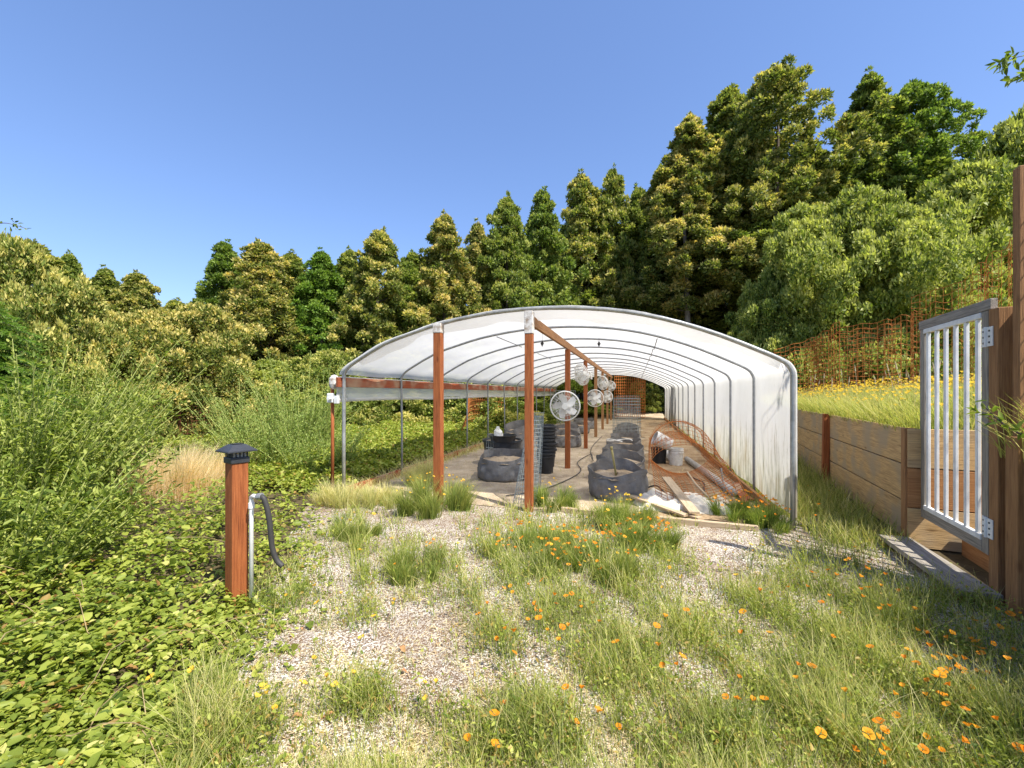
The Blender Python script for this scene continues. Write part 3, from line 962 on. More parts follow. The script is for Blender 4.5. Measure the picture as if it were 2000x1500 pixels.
tag(wire_sheet(leftp, 26, 8, .009, 10, 5).build('wire_mesh', 'rust', None, loc=(-5, 14, 0)), 'bowed rusty mesh outside the open left side of the greenhouse', 'wire mesh', 'rusty wire mesh sheets')
# rusty mesh on the bank
def bank_panel(p0, p1, h0, h1, bulge, nu, nv, wr, label, mat='rust'):
    nu = max(6, int(nu * .62)); nv = int(nv * 1.1)
    p0, p1 = Vector(p0), Vector(p1)
    dv = (p1 - p0); nn = Vector((-dv.y, dv.x, 0)).normalized()
    def fn(u, v):
        p = p0 + dv * u + nn * (bulge * math.sin(math.pi * u) + .04 * math.sin(u * 19))
        return Vector((p.x, p.y, p.z + (h0 + (h1 - h0) * u) * v + .02 * math.sin(u * 31)))
    m = MB()
    for i in range(nu + 1):
        m.tube([fn(i / nu, j / 3) for j in range(4)], wr * .62, 4, False)
    for j in range(nv + 1):
        m.tube([fn(i / 20, j / nv + .012 * math.sin(i * 1.3 + j)) for i in range(21)], wr * 1.05, 5, False)
    return tag(m.build('mesh_fence', mat, None, loc=p0), label, 'mesh fence', 'rusty mesh fences on the bank')
def TP(px, d):
    p = W(px, d)
    s = (p - W0).dot(WN)
    return Vector((p.x, p.y, terr_z(s) - .05))
bank_panel(TP(1512, 12.6), TP(1640, 11.2), 1.8, 2.2, .5, 26, 15, .0075, 'curved rusty mesh fence at the left end of the bank, nearest the tunnel')
bank_panel(TP(1570, 13.2), TP(1760, 11.2), 1.9, 2.1, -.4, 28, 15, .0075, 'second rusty mesh sheet overlapping behind the curved one on the bank')
bank_panel(TP(1640, 11.0), TP(1800, 8.4), 2.0, 1.9, .3, 28, 15, .006, 'rusty mesh fence on the bank left of the gate top')
bank_panel(TP(1780, 8.6), TP(1950, 7.0), 2.2, 2.4, .2, 26, 16, .005, 'rusty mesh fence on the bank behind the gate')
bank_panel(TP(1900, 8.4), TP(2030, 6.4), 2.7, 3.0, .1, 24, 18, .005, 'tallest rusty mesh fence on the bank at the right edge')
bank_panel(WL(-1.52, .30, 1.15), WL(-3.0, .35, 1.15), 2.1, 2.1, .0, 12, 14, .004, 'rusty mesh strip fixed to the tallest post at the right edge')
# dark wire fence at the left back
fr = empty('wire_fence', W(370, 12.2), 'dark rusty wire fence under the trees on the left, behind the dry grass', 'fence')
pts = [W(px, d, float(0)) for px, d in ((230, 11.6), (300, 11.9), (350, 12.2), (430, 12.8), (520, 13.6), (640, 15.0), (760, 17))]
m = MB()
for k in range(13):
    m.tube([p + Vector((0, 0, .12 + k * .1 + .03 * math.sin(i * 2 + k))) for i, p in enumerate(pts)], .006, 4, False)
for a, b in zip(pts[:-1], pts[1:]):
    for k in range(10):
        q = a + (b - a) * (k / 10)
        m.tube([q, q + Vector((0, 0, 1.36))], .005, 4, False)
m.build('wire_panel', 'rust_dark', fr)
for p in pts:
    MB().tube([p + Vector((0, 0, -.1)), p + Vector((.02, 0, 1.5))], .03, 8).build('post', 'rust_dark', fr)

# ------------------------------------------------------------------ clutter on the right of the tunnel
def make_bucket():
    root = empty('bucket', (0, 0, 0), 'white bucket', 'bucket', 'white plastic buckets in the greenhouse')
    r, h = .155, .37
    MB().lathe([(.001, 0), (r * .87, 0), (r * .97, h * .72), (r + .008, h * .73), (r + .008, h * .76), (r * .98, h * .77), (r * .985, h * .86), (r + .010, h * .87), (r + .010, h * .90), (r, h * .91), (r + .006, h * .985), (r, h), (r * .96, h), (r * .94, h * .5), (r * .84, .012), (.001, .012)], 36).build('wall', 'bucket', root, local=True)
    pts = [(r * 1.05 * math.cos(a), -.02 - .10 * math.sin(a) * 1.2, h * .82 - .16 * math.sin(a)) for a in [math.pi * i / 16 for i in range(17)]]
    pts = [(x, -abs(y) - .10 * math.sin(math.pi * i / 16) * .3, z) for i, (x, y, z) in enumerate(pts)]
    MB().tube(pts, .0028, 5).build('handle', 'steel', root, local=True)
    return root
bk = make_bucket()
bk.location = W(1320, 9.5, .02); bk.rotation_euler = (0, 0, .3)
bk['label'] = 'white bucket standing upright on the dirt beside the arched rusty mesh'
b2 = copy_tree(bk)
b2.location = W(1309, 9.45, .47) ; b2.rotation_euler = (0, R(-66), R(12))
b2['label'] = 'white bucket tipped on its side on top of the other pots'
b3 = copy_tree(bk)
b3.location = W(1303, 10.3, .17); b3.rotation_euler = (R(100), 0, R(25))
b3['label'] = 'white bucket lying on its side beneath the tipped one'
tub('nursery_pot', W(1287, 9.75, .012), .17, .36, 'dark pot holding up the tipped white bucket', 'pot', 'blackplastic', .01)
tag(MB().tube([(1.15, 10.6, .09), (1.42, 7.6, .09), (1.45, 7.2, .09)], .06, 14).build('drain_pipe', 'pipegrey', None, smooth=True, loc=(1.3, 9, .09)), 'long grey pipe lying along the foot of the right tunnel wall', 'pipe')
for i, (a, b, lab, mt) in enumerate([((1.62, 6.95, .05), (1.52, 8.6, .05), 'rusty red board lying between the grey pipe and the plastic wall', 'redpaint'),
                                     ((1.50, 6.75, .05), (1.60, 7.8, .12), 'second short red board tilted against the plastic wall', 'redpaint'),
                                     ((.72, 5.82, .10), (.48, 7.30, .25), 'pale board lying across the crumpled tarp', 'plank'),
                                     ((.62, 5.80, .06), (-.06, 6.45, .12), 'narrow weathered plank in front of the crumpled tarp', 'plank'),
                                     ((.78, 5.78, .045), (.20, 6.30, .05), 'thin pale plank beside the narrow weathered one', 'plank')]):
    tag(MB().beam(a, b, .13 if i in (2,) else .09, .028).build('board', mt, None, .003, loc=a), lab, 'board', 'loose boards in the greenhouse')
tag(MB().tube([(1.03, 6.6, .10), (.9, 7.1, .2), (.83, 7.6, .30)], .016, 8).build('stick', 'plank', None, loc=(1, 6.6, .1)), 'white stick slanting up from the tarp', 'stick')
tag(MB().tube([(1.37, 7.5, .04), (1.33, 7.55, .4)], .014, 8).build('stake', 'pipegrey', None, loc=(1.37, 7.5, 0)), 'short grey stake standing by the grey pipe', 'stake')
def tarp(u, v):
    x = .02 + u * 1.25 + .05 * math.sin(v * 9); y = 6.05 + v * .85 + .18 * (u - .3) * .6 + .04 * math.sin(u * 14)
    z = .03 + .045 * abs(math.sin(u * 9 + v * 3)) + .04 * abs(math.sin(v * 13 - u * 6)) + .022 * abs(math.sin(u * 27 + v * 19)) + .012 * math.sin(u * 51 - v * 37) + .05 * math.exp(-((u - .15) / .15) ** 2)
    e = min(u, 1 - u, v, 1 - v)
    return (x, y, max(.02, z * min(1, .15 + e * 7)))
tag(MB().grid(tarp, 90, 70).build('tarp', 'shed', None, smooth=True, loc=(.6, 6.4, 0)), 'crumpled off white tarp on the dirt at the right of the tunnel mouth', 'tarp')
tag(MB().tube(smooth_line([(.95, 9.0, .03), (1.05, 8.4, .05), (1.12, 7.9, .08), (1.05, 7.3, .03), (1.15, 6.9, .03), (1.3, 6.6, .03)], 5), .014, 8).build('hose', 'hose', None, smooth=True, loc=(1, 8, 0)), 'black hose snaking over the dirt from the white bucket', 'hose', 'black hoses')
tag(MB().tube(smooth_line([(.2, 7.5, .03), (.34, 7.35, .10), (.44, 7.1, .05), (.46, 6.9, .03)], 5), .014, 8).build('hose', 'hose', None, smooth=True, loc=(.3, 7.3, 0)), 'short curl of black hose beside the nearest right hand grow bag', 'hose', 'black hoses')
tag(MB().tube(smooth_line([(-1.9, 6.3, .03), (-1.4, 7.0, .03), (-1.05, 8.6, .03), (-1.25, 9.8, .04), (-1.1, 11, .05), (-1.0, 10.5, .12), (-.92, 10.0, .05), (-1.2, 12.5, .03), (-1.15, 16, .03)], 6), .009, 7).build('hose', 'hose', None, smooth=True, loc=(-1.2, 9, 0)), 'thin irrigation hose along the floor beside the ridge posts', 'hose', 'black hoses')
lp = [(xr - .40 + .0 * k, 10.6, .36) for k in range(1)]
tag(MB().tube([(xr - .12 + .30 * math.cos(a), 10.60 + .12 * math.sin(a), .47 + .03 * math.sin(a * 2)) for a in [math.pi * 2 * i / 24 for i in range(20)]], .014, 7).build('hose', 'bucket', None, smooth=True, loc=(xr, 10.3, .4)), 'pale loop of hose lying on the fourth bag of the right row', 'hose')

# ------------------------------------------------------------------ lamp post and water pipe
LP = Vector((-2.90, 2.56, 0)); LROT = R(-17.6)
lpr = empty('lamp_post', LP, 'reddish square timber post with a black lantern cap, standing in the brambles', 'lamp post', None, (0, 0, LROT))
MB().beam((0, 0, -.2), (0, 0, 1.10), .145, .145, (0, 1, 0)).build('post', 'redwood', lpr, .006, local=True)
lpr.scale = (.79, .79, 1)
lc = MB()
lc.box_axes(Vector((0, 0, 1.075)), Vector((0, 0, 1)), .045, Vector((1, 0, 0)), .165, Vector((0, 1, 0)), .165)
cp = lc.build('lamp_cap', 'lampmetal', lpr, .006, local=True)
m = MB()
m.box_axes(Vector((0, 0, 1.160)), Vector((0, 0, 1)), .012, Vector((1, 0, 0)), .262, Vector((0, 1, 0)), .262)
m.box_axes(Vector((0, 0, 1.1725)), Vector((0, 0, 1)), .042, Vector((1, 0, 0)), .25, Vector((0, 1, 0)), .25, .45)
m.build('roof', 'lampmetal', cp, .003, local=True)
m = MB().box_axes(Vector((0, 0, 1.2165)), Vector((0, 0, 1)), .003, Vector((1, 0, 0)), .085, Vector((0, 1, 0)), .085)
m.build('solar_panel', 'blackplastic', cp, local=True)
MB().box_axes(Vector((0, 0, 1.121)), Vector((0, 0, 1)), .038, Vector((1, 0, 0)), .115, Vector((0, 1, 0)), .115).build('glass', 'lampglass', cp, local=True)
m = MB()
for k in range(5):
    for sgn in (-1, 1):
        c = -.066 + k * .033
        m.beam((c, sgn * .066, 1.121), (c, sgn * .066, 1.1595), .009, .009, (0, 1, 0))
        if 0 < k < 4:
            m.beam((sgn * .066, c, 1.121), (sgn * .066, c, 1.1595), .009, .009, (0, 1, 0))
m.build('cage', 'lampmetal', cp, local=True)
wp = W(491, 3.22)
wr_ = empty('water_pipe', wp, 'white water riser with an elbow and black hose beside the lamp post', 'pipe')
el = W(493, 3.22); e2 = W(507, 3.16)
MB().tube([wp + Vector((0, 0, -.1)), wp + Vector((0, 0, .80)), wp + Vector((.004, 0, .825)), wp * .75 + e2 * .25 + Vector((0, 0, .835)), e2 + Vector((0, 0, .835))], .0155, 12).build('riser', 'white', wr_, smooth=True)
MB().tube([wp + Vector((0, 0, .74)), wp + Vector((0, 0, .78))], .021, 12).build('coupling', 'white', wr_)
hp = [e2 + Vector((-.01, 0, .838))] + [W(px, 3.15, 1.6 - (py - 768) / F * 3.15) for px, py in ((514, 972), (521, 990), (526, 1015), (529, 1045), (532, 1070), (540, 1093), (552, 1106))]
MB().tube(smooth_line(hp, 5), .019, 10).build('hose', 'hose', wr_, smooth=True)
MB().tube([e2 + Vector((-.02, 0, .838)), e2 + Vector((.022, 0, .845))], .024, 10).build('clamp', 'steel', wr_)

# ================================================================== vegetation
rg = np.random.default_rng(11)
def crown_mesh(name, seed, Hh, Rr, base, ncl, nleaf, L, mat='leaf_tree', shape='cone', lift=.35, clr=.27, spikes=3):
    """a crown as leaf clumps spread through an uneven volume; tip marks the young growth"""
    g = np.random.default_rng(seed)
    P = []; D = []; U = []; T = []; V = []; LL = []
    ph = g.uniform(0, 6.28, 4)
    cent = []; crs = []
    for i in range(ncl):
        t = g.random() ** .85
        if shape == 'cone':
            pr = min(1, (t + .02) / .15) ** .5 * (1 - t) ** .58 * 1.05
        elif shape == 'oval':
            pr = math.sqrt(max(0, 1 - (2 * t - .92) ** 2 * .86)) * (1 if t < .6 else 1 - (t - .6) * .5)
        else:
            pr = math.sqrt(max(0, 1 - t * t)) * .5 + .5 * math.sqrt(max(0, 1 - t))
        a = g.uniform(0, 6.28)
        lump = 1 + .25 * math.sin(2 * a + ph[0] + 9 * t) + .20 * math.sin(3 * a + ph[1] - 13 * t) + g.normal() * .15
        r = Rr * pr * math.sqrt(g.uniform(.22, 1)) * lump
        cent.append((r * math.cos(a), r * math.sin(a), base + (Hh - base) * t * .97))
        crs.append(Rr * clr * (1 - .45 * t) * g.uniform(.65, 1.25))
    for k in range(spikes):
        a = g.uniform(0, 6.28); r = Rr * (0 if k == 0 else g.uniform(.12, .75)); top = 1 - .55 * (r / Rr) ** 1.2
        for j in range(7):
            cent.append((r * math.cos(a) + g.normal() * .04 * Rr, r * math.sin(a) + g.normal() * .04 * Rr, Hh * (top - .16 + .16 * j / 6)))
            crs.append(Rr * .12 * (1.3 - j / 6))
    cent = np.array(cent); crs = np.array(crs)
    share = crs ** 1.7; share = share / share.sum()
    cnt = np.maximum(4, (share * nleaf).astype(int))
    idx = np.repeat(np.arange(len(cent)), cnt)
    n = len(idx)
    d = nrm(g.normal(size=(n, 3)))
    outc = cent.copy(); outc[:, 2] = 0
    outc = nrm(outc) * .55 + np.array([0, 0, .55])
    d = nrm(d + outc[idx] * .75)
    rad = crs[idx] * (.35 + .65 * g.random(n) ** .6)
    pos = cent[idx] + d * rad[:, None] * np.array([1.05, 1.05, .85])
    dr = nrm(d * .6 + g.normal(size=(n, 3)) * .55 + np.array([0, 0, lift]))
    up = nrm(d * .9 + np.array([0, 0, .55]) + g.normal(size=(n, 3)) * .45)
    young = g.random(len(cent)) ** 1.4
    hi = np.clip(cent[:, 2] / Hh, 0, 1)
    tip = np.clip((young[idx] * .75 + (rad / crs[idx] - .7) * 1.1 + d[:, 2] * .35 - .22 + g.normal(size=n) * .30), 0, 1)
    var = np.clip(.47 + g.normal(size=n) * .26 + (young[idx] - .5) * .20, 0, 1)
    l = L * g.uniform(.65, 1.35, n)
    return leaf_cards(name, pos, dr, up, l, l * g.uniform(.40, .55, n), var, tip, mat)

def trunk_mb(Hh, r, seed, lean=.02, limbs=10, Rr=2.0, base=1.5):
    g = random.Random(seed)
    m = MB()
    lx, ly = g.uniform(-lean, lean) * Hh, g.uniform(-lean, lean) * Hh
    spine = [(lx * (k / 7) ** 1.5 + g.uniform(-.04, .04), ly * (k / 7) ** 1.5 + g.uniform(-.04, .04), Hh * .93 * k / 7 - (.25 if k == 0 else 0)) for k in range(8)]
    m.tube(spine, r, 9, True, r * .18)
    for k in range(limbs):
        t = g.uniform(.18, .85)
        i = min(6, int(t * 7)); f = t * 7 - i
        p = Vector(spine[i]).lerp(Vector(spine[i + 1]), f)
        a = g.uniform(0, 6.28); ln = Rr * g.uniform(.5, .95) * (1.1 - t)
        e = p + Vector((math.cos(a) * ln, math.sin(a) * ln, ln * g.uniform(.25, .8)))
        mid = p.lerp(e, .5) + Vector((0, 0, -.06 * ln))
        m.tube([p, mid, e], r * .33 * (1.1 - t), 5, False, r * .08)
    return m

CR = {}
# name: (mesh, trunk mesh source, H, R)
def reg(key, Hh, Rr, base, ncl, nleaf, L, shape, seed, mat='leaf_tree', tr=.16, bark='bark', **kw):
    me = crown_mesh('crown', seed, Hh, Rr, base, ncl, nleaf, L, mat, shape, **kw)
    CR[key] = (me, Hh, Rr, trunk_mb, (Hh, tr, seed), bark, Rr, base)
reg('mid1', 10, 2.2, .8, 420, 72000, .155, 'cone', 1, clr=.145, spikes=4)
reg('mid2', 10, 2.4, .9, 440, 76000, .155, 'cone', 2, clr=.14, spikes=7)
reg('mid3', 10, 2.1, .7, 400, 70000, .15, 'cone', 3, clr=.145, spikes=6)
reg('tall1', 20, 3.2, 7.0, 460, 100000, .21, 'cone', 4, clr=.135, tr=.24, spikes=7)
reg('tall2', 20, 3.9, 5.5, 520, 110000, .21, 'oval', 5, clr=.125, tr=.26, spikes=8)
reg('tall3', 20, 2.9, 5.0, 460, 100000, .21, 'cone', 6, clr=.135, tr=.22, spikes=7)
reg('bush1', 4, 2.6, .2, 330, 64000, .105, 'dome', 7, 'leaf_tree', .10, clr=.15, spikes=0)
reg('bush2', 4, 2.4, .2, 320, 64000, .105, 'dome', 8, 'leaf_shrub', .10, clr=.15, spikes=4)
trunk_me = {}
def make_tree(key, loc, Hs, Rs, label, cat='tree', group=None, rot=0, tint=(1, 0), name='evergreen_tree', pale=False):
    me, Hh, Rr, tf, targ, bark, _, base = CR[key]
    root = empty(name, loc, label, cat, group, (0, 0, rot))
    sz = Hs / Hh; sx = Rs / Rr
    c = link(me, 'crown', root); c.scale = (sx, sx, sz)
    c.color = (tint[0], tint[1], 0, 1)
    tk = (key, pale)
    if tk not in trunk_me:
        t = tf(*targ, limbs=12, Rr=Rr, base=base).build('trunk', 'barkpale' if pale else bark, root, smooth=True, local=True)
        trunk_me[tk] = t.data
    else:
        t = link(trunk_me[tk], 'trunk', root)
    t.scale = (sx if sx < 1.2 else 1.0, sx if sx < 1.2 else 1.0, sz)
    return root
def base_z(p):
    s = (p - W0).dot(WN)
    return terr_z(s) if s > .1 else float(ground_z(p.x, p.y))
def plant(px, d, top, hw, key, label, tint=(1, 0), group='evergreen trees round the clearing', **kw):
    p = W(px, d); z0 = base_z(p)
    zt = H + (768 - top) / F * d
    p.z = z0
    return make_tree(key, p, (zt - z0) * 1.02, hw / F * d * (1.48 if d > 18 else 1.38), label, 'tree', group, rnd.uniform(0, 6.28), tint, **kw)
TREES = [
 # px, depth, top, half width, kind, bronze, green, label
 (60, 13.5, 478, 92, 'mid2', .8, .2, 'broad bronze tipped evergreen at the left edge, above the conifer boughs'),
 (135, 16, 500, 45, 'mid3', .5, .4, 'narrow evergreen just right of the broad one at the left edge'),
 (205, 17, 528, 48, 'mid1', .6, .3, 'slim pointed evergreen between the left edge tree and the dip in the skyline'),
 (268, 17, 537, 55, 'mid2', .9, .1, 'twin tipped bronze evergreen left of the lowest dip in the skyline'),
 (345, 15, 590, 62, 'mid3', .8, .2, 'short rounded evergreen in the lowest dip of the skyline'),
 (440, 21, 478, 55, 'mid1', .25, .5, 'dark green evergreen at the left end of the first tall clump'),
 (510, 19, 478, 72, 'mid2', 1.0, 0, 'most bronze evergreen of the first tall clump, broad with a blunt top'),
 (570, 20.5, 498, 52, 'mid3', .6, .2, 'evergreen at the right end of the first tall clump'),
 (627, 20, 495, 52, 'mid1', .25, .8, 'bright green pointed evergreen right of the first tall clump'),
 (682, 21, 492, 46, 'mid3', .6, .3, 'thin evergreen left of the tree above the left hoop bend'),
 (742, 19.5, 456, 64, 'mid2', .9, .1, 'pointed bronze evergreen standing above the left slope of the roof'),
 (806, 21, 498, 50, 'mid1', .5, .4, 'low topped evergreen in the gap right of the pointed bronze one'),
 (868, 21, 424, 56, 'mid3', 1.0, 0, 'orange bronze evergreen with a thin spire, above the front post'),
 (932, 24, 440, 44, 'mid1', 1.0, .0, 'half bare bronze evergreen right of the thin spire'),
 (990, 24, 392, 56, 'mid2', .5, .3, 'evergreen left of the roof apex, left one of a matching pair'),
 (1060, 26.5, 378, 54, 'mid1', .45, .4, 'evergreen above the roof apex, right one of a matching pair'),
 (1135, 33, 346, 58, 'mid3', .8, .1, 'pale tipped evergreen right of the roof apex'),
 (1197, 33.5, 336, 46, 'mid1', .7, .2, 'slender evergreen with the thin pointed top right of the pale tipped one'),
 (1248, 34, 372, 50, 'mid2', .4, .3, 'darker lower evergreen in the notch left of the bronze tall one'),
 (1292, 35, 330, 50, 'tall3', .4, .2, 'dark evergreen tucked against the left side of the bronze tall one'),
 (1345, 29, 238, 66, 'tall1', 1.0, 0, 'tall narrow bronze evergreen, first of the big trees on the right'),
 (1425, 32.5, 182, 74, 'tall3', .45, .1, 'tall dark evergreen between the bronze one and the highest tree'),
 (1515, 28, 145, 84, 'tall2', .75, .1, 'highest tree, broad topped and wind swept, right of centre'),
 (1600, 27, 300, 62, 'tall1', .8, .2, 'lower evergreen filling the gap beneath the highest tree'),
 (1700, 29, 152, 66, 'tall3', .45, .3, 'tall tree just right of the highest gap of sky'),
 (1782, 29, 172, 66, 'tall2', .3, .6, 'glossy green tall tree, rightmost of the big skyline trees'),
]
for (px, d, top, hw, key, br, gn, lab) in TREES:
    plant(px, d, top, hw, key, lab, (br, gn), pale=(px in (1345,)))
for i, px in enumerate(range(-420, 0, 110)):
    plant(px, 15 + (i % 3), 470 + 20 * (i % 2), 80, ('mid1', 'mid2', 'mid3')[i % 3], 'evergreen standing beyond the left edge of the picture', (.7, .2))
# bushy lower trees in front of the row
for (px, d, top, hw, br, gn, key, lab) in [
 (300, 13.4, 615, 95, 1.5, .1, 'bush1', 'rounded bushy evergreen above the dry grass on the left'),
 (400, 13.6, 605, 92, 1.5, .1, 'bush1', 'rounded yellowish evergreen above the lamp post'),
 (520, 15.2, 707, 90, .9, .3, 'bush2', 'low bushy evergreen behind the broom shrub'),
 (640, 16.2, 690, 80, .9, .3, 'bush1', 'low bushy evergreen just left of the greenhouse corner'),
 (760, 17.5, 685, 85, .9, .2, 'bush1', 'low bushy evergreen behind the left slope of the roof'),
 (900, 18.5, 675, 85, .9, .3, 'bush1', 'low bushy evergreen behind the front post'),
 (1290, 31.5, 600, 60, 1.0, .2, 'bush1', 'small pale bush rising above the roof line on the right'),
 (1570, 18.0, 412, 88, 1.0, .05, 'bush2', 'large rounded pale green tree behind the rusty mesh'),
 (1672, 17.2, 380, 100, 1.0, .05, 'bush2', 'largest rounded pale green tree left of the gate, its top highest'),
 (1770, 16.0, 415, 92, .9, .05, 'bush2', 'rounded green tree behind the gate'),
 (1500, 18.5, 560, 62, .4, .3, 'bush1', 'dark low bushy tree at the left foot of the rounded pale one'),
 (1900, 19.5, 330, 105, .6, .3, 'bush2', 'bright green tree on the bank above the gate hinges'),
 (1995, 23, 235, 100, .4, .5, 'bush2', 'dark topped tree rising at the right edge'),
 (2090, 24, 330, 120, .6, .4, 'bush2', 'bright green tree on the bank, cut off by the right edge'),
 (25, 9.6, 480, 95, 1.5, .25, 'bush1', 'bright leafy tree filling the left edge behind the arching shrub'),
 (150, 11.6, 565, 80, 1.5, .2, 'bush1', 'bright leafy tree between the left edge and the dry grass'),
 (1275, 29.5, 745, 16, .2, 1, 'bush2', 'small bright green shrub by the far tunnel mouth')]:
    plant(px, d, top, hw, key, lab, (br, gn), 'bushy trees in front of the tall row', name='bushy_tree')
for i, (px, d, top, hw) in enumerate([(150, 22, 545, 80), (250, 23, 575, 80), (470, 25, 530, 80), (560, 26, 540, 80), (640, 26, 535, 80), (700, 27, 540, 80), (860, 28, 500, 80), (1010, 31, 460, 80), (1160, 38, 430, 80), (330, 23, 640, 90), (780, 27, 560, 90), (930, 29, 520, 90), (1080, 34, 470, 90), (1240, 39, 440, 90), (1400, 34, 360, 100), (1480, 36, 330, 100), (1620, 34, 330, 110), (1730, 35, 300, 110), (1850, 30, 380, 120)]):
    plant(px, d, top, hw, ('mid1', 'mid2', 'mid3')[i % 3] if px < 1350 else 'tall2', 'dark evergreen mostly hidden behind the front row of trees', (.2, .2), 'half hidden trees behind the front row')
# low undergrowth beneath the trees, left of the tunnel
for i, (px, d, top, hw, lab) in enumerate([(560, 14.8, 770, 70, 'dim undergrowth bush under the trees, left of the greenhouse corner'), (700, 16.5, 775, 70, 'dim undergrowth bush seen under the front end of the side curtain'), (820, 18, 780, 65, 'dim undergrowth bush seen between the second hoop and the front post'), (930, 19.5, 770, 60, 'dim undergrowth bush seen past the third and fourth hoops'), (1020, 23, 775, 60, 'dim undergrowth bush seen behind the front ridge post'), (1110, 30, 780, 60, 'dim undergrowth bush seen behind the nearest fan')]):
    plant(px, d, top, hw, 'bush1', lab, (.3, .3), 'undergrowth bushes beneath the trees', name='undergrowth_bush')

# conifer boughs at the left edge
def conifer(loc, Hh, Rr, seed):
    g = np.random.default_rng(seed)
    P = []; D = []; U = []
    m = MB()
    m.tube([(0, 0, -.2), (0, 0, Hh * .97)], .07, 8, True, .01)
    nb = 190
    for i in range(nb):
        t = (i + .5) / nb; z = Hh * (.10 + .88 * t)
        a = i * 2.4 + g.uniform(-.3, .3); ln = Rr * (1 - t) ** .8 * g.uniform(.75, 1.1) + .1
        dirv = np.array([math.cos(a), math.sin(a), 0.0])
        pts = [np.array([0, 0, z]) + dirv * ln * s + np.array([0, 0, ln * (.22 * s - .38 * s * s)]) for s in np.linspace(0, 1, 7)]
        m.tube([tuple(p) for p in pts], .012, 4, False, .003)
        for s in np.linspace(.15, 1, max(5, int(ln * 16))):
            c = np.array([0, 0, z]) + dirv * ln * s + np.array([0, 0, ln * (.22 * s - .38 * s * s)])
            for sg in (-1, 1):
                sd = np.array([-dirv[1], dirv[0], 0]) * sg
                tw = (1 - s) * .30 * ln + .10
                tdir = sd * .75 + dirv * .65 + np.array([0, 0, -.10])
                for q in np.linspace(.05, 1, max(4, int(tw / .022))):
                    for r_ in range(3):
                        P.append(c + tdir * tw * q); D.append(tdir + g.normal(size=3) * .55); U.append(np.array([0, 0, 1.0]) + g.normal(size=3) * .3)
    P = np.array(P); D = np.array(D); U = np.array(U); n = len(P)
    l = g.uniform(.04, .075, n)
    me = leaf_cards('needles', P, D, U, l, l * .24, np.clip(.45 + g.normal(size=n) * .2, 0, 1), np.clip(g.normal(size=n) * .25, 0, 1), 'leaf_fir')
    root = empty('conifer_tree', loc, 'bright green conifer with drooping needle boughs at the left edge', 'tree')
    link(me, 'crown', root)
    m.build('trunk', 'bark', root, local=True)
    return root
cp_ = W(-75, 6.4); conifer((cp_.x, cp_.y, 0), 3.35, 1.9, 5)

# wand shrub: long leafy shoots
def wand_shrub(loc, n, Hh, spread, seed, label, leafL=.05, per=60, mat='leaf_shrub', name='leafy_shrub', lean=(0, 0), stem_mat='broom_s', upcur=.15, rad=.35):
    g = np.random.default_rng(seed)
    P = []; D = []; U = []
    m = MB()
    for i in range(n):
        a = g.uniform(0, 6.28); h = Hh * (g.uniform(.55, 1.05) if i % 7 else g.uniform(1.05, 1.4)); sp = spread * g.uniform(.15, 1)
        b = np.array([math.cos(a) * rad * g.random() ** .5, math.sin(a) * rad * g.random() ** .5, 0])
        pts = []
        for s in np.linspace(0, 1, 9):
            pts.append(b + np.array([math.cos(a) * sp * s ** 1.3 + lean[0] * s * h, math.sin(a) * sp * s ** 1.3 + lean[1] * s * h, h * (s - upcur * s * s)]))
        m.tube([tuple(p) for p in pts], .009, 4, False, .003)
        pts = np.array(pts)
        k = per
        ss = g.uniform(.12, 1, k) * 8
        ii = np.minimum(7, ss.astype(int)); f = (ss - ii)[:, None]
        c = pts[ii] * (1 - f) + pts[ii + 1] * f
        ax = nrm(pts[ii + 1] - pts[ii])
        o = nrm(g.normal(size=(k, 3)))
        c = c + o * (g.random((k, 1)) ** 2 * .10)
        P.append(c); D.append(ax * .5 + o * .8 + np.array([0, 0, .2])); U.append(nrm(g.normal(size=(k, 3)) * .5 + np.array([0, 0, 1])))
    P = np.concatenate(P); D = np.concatenate(D); U = np.concatenate(U); k = len(P)
    l = leafL * g.uniform(.6, 1.35, k)
    me = leaf_cards('foliage', P, D, U, l, l * .42, np.clip(.5 + g.normal(size=k) * .24, 0, 1), np.clip(g.normal(size=k) * .3 - .1, 0, 1), mat, leafL > .03)
    root = empty(name, loc, label, 'shrub')
    link(me, 'foliage', root)
    m.build('shoots', stem_mat, root, local=True)
    return root
M['broom_s'] = mat_plain('green shoots', (.42, .45, .13), .6, 0, .3, .3, 20)
for (px, d, n, h, sp, lab, lean) in [
    (60, 4.6, 95, 1.9, .95, 'tall leafy shrub with long arching shoots, left edge in front of the conifer', (.22, .1)),
    (-70, 4.2, 80, 1.7, .8, 'leafy shrub at the lower left edge, below the conifer boughs', (.22, .05)),
    (105, 5.2, 80, 1.5, .7, 'leafy shrub with upright shoots left of the dry grass', (.15, .1)),
    (120, 7.6, 90, 2.3, 1.0, 'tall leafy shrub behind the arching one, below the left skyline', (.12, 0)),
    (215, 9.2, 80, 1.9, 1.0, 'leafy green shrub at the back of the dry grass patch', (.05, 0)),
    (20, 3.4, 60, 1.0, .6, 'low leafy shrub in the brambles at the left edge', (.2, .1))]:
    p = W(px, d)
    wand_shrub((p.x, p.y, 0), n, h, sp, int(px + 900), lab, .055, 110, lean=lean)
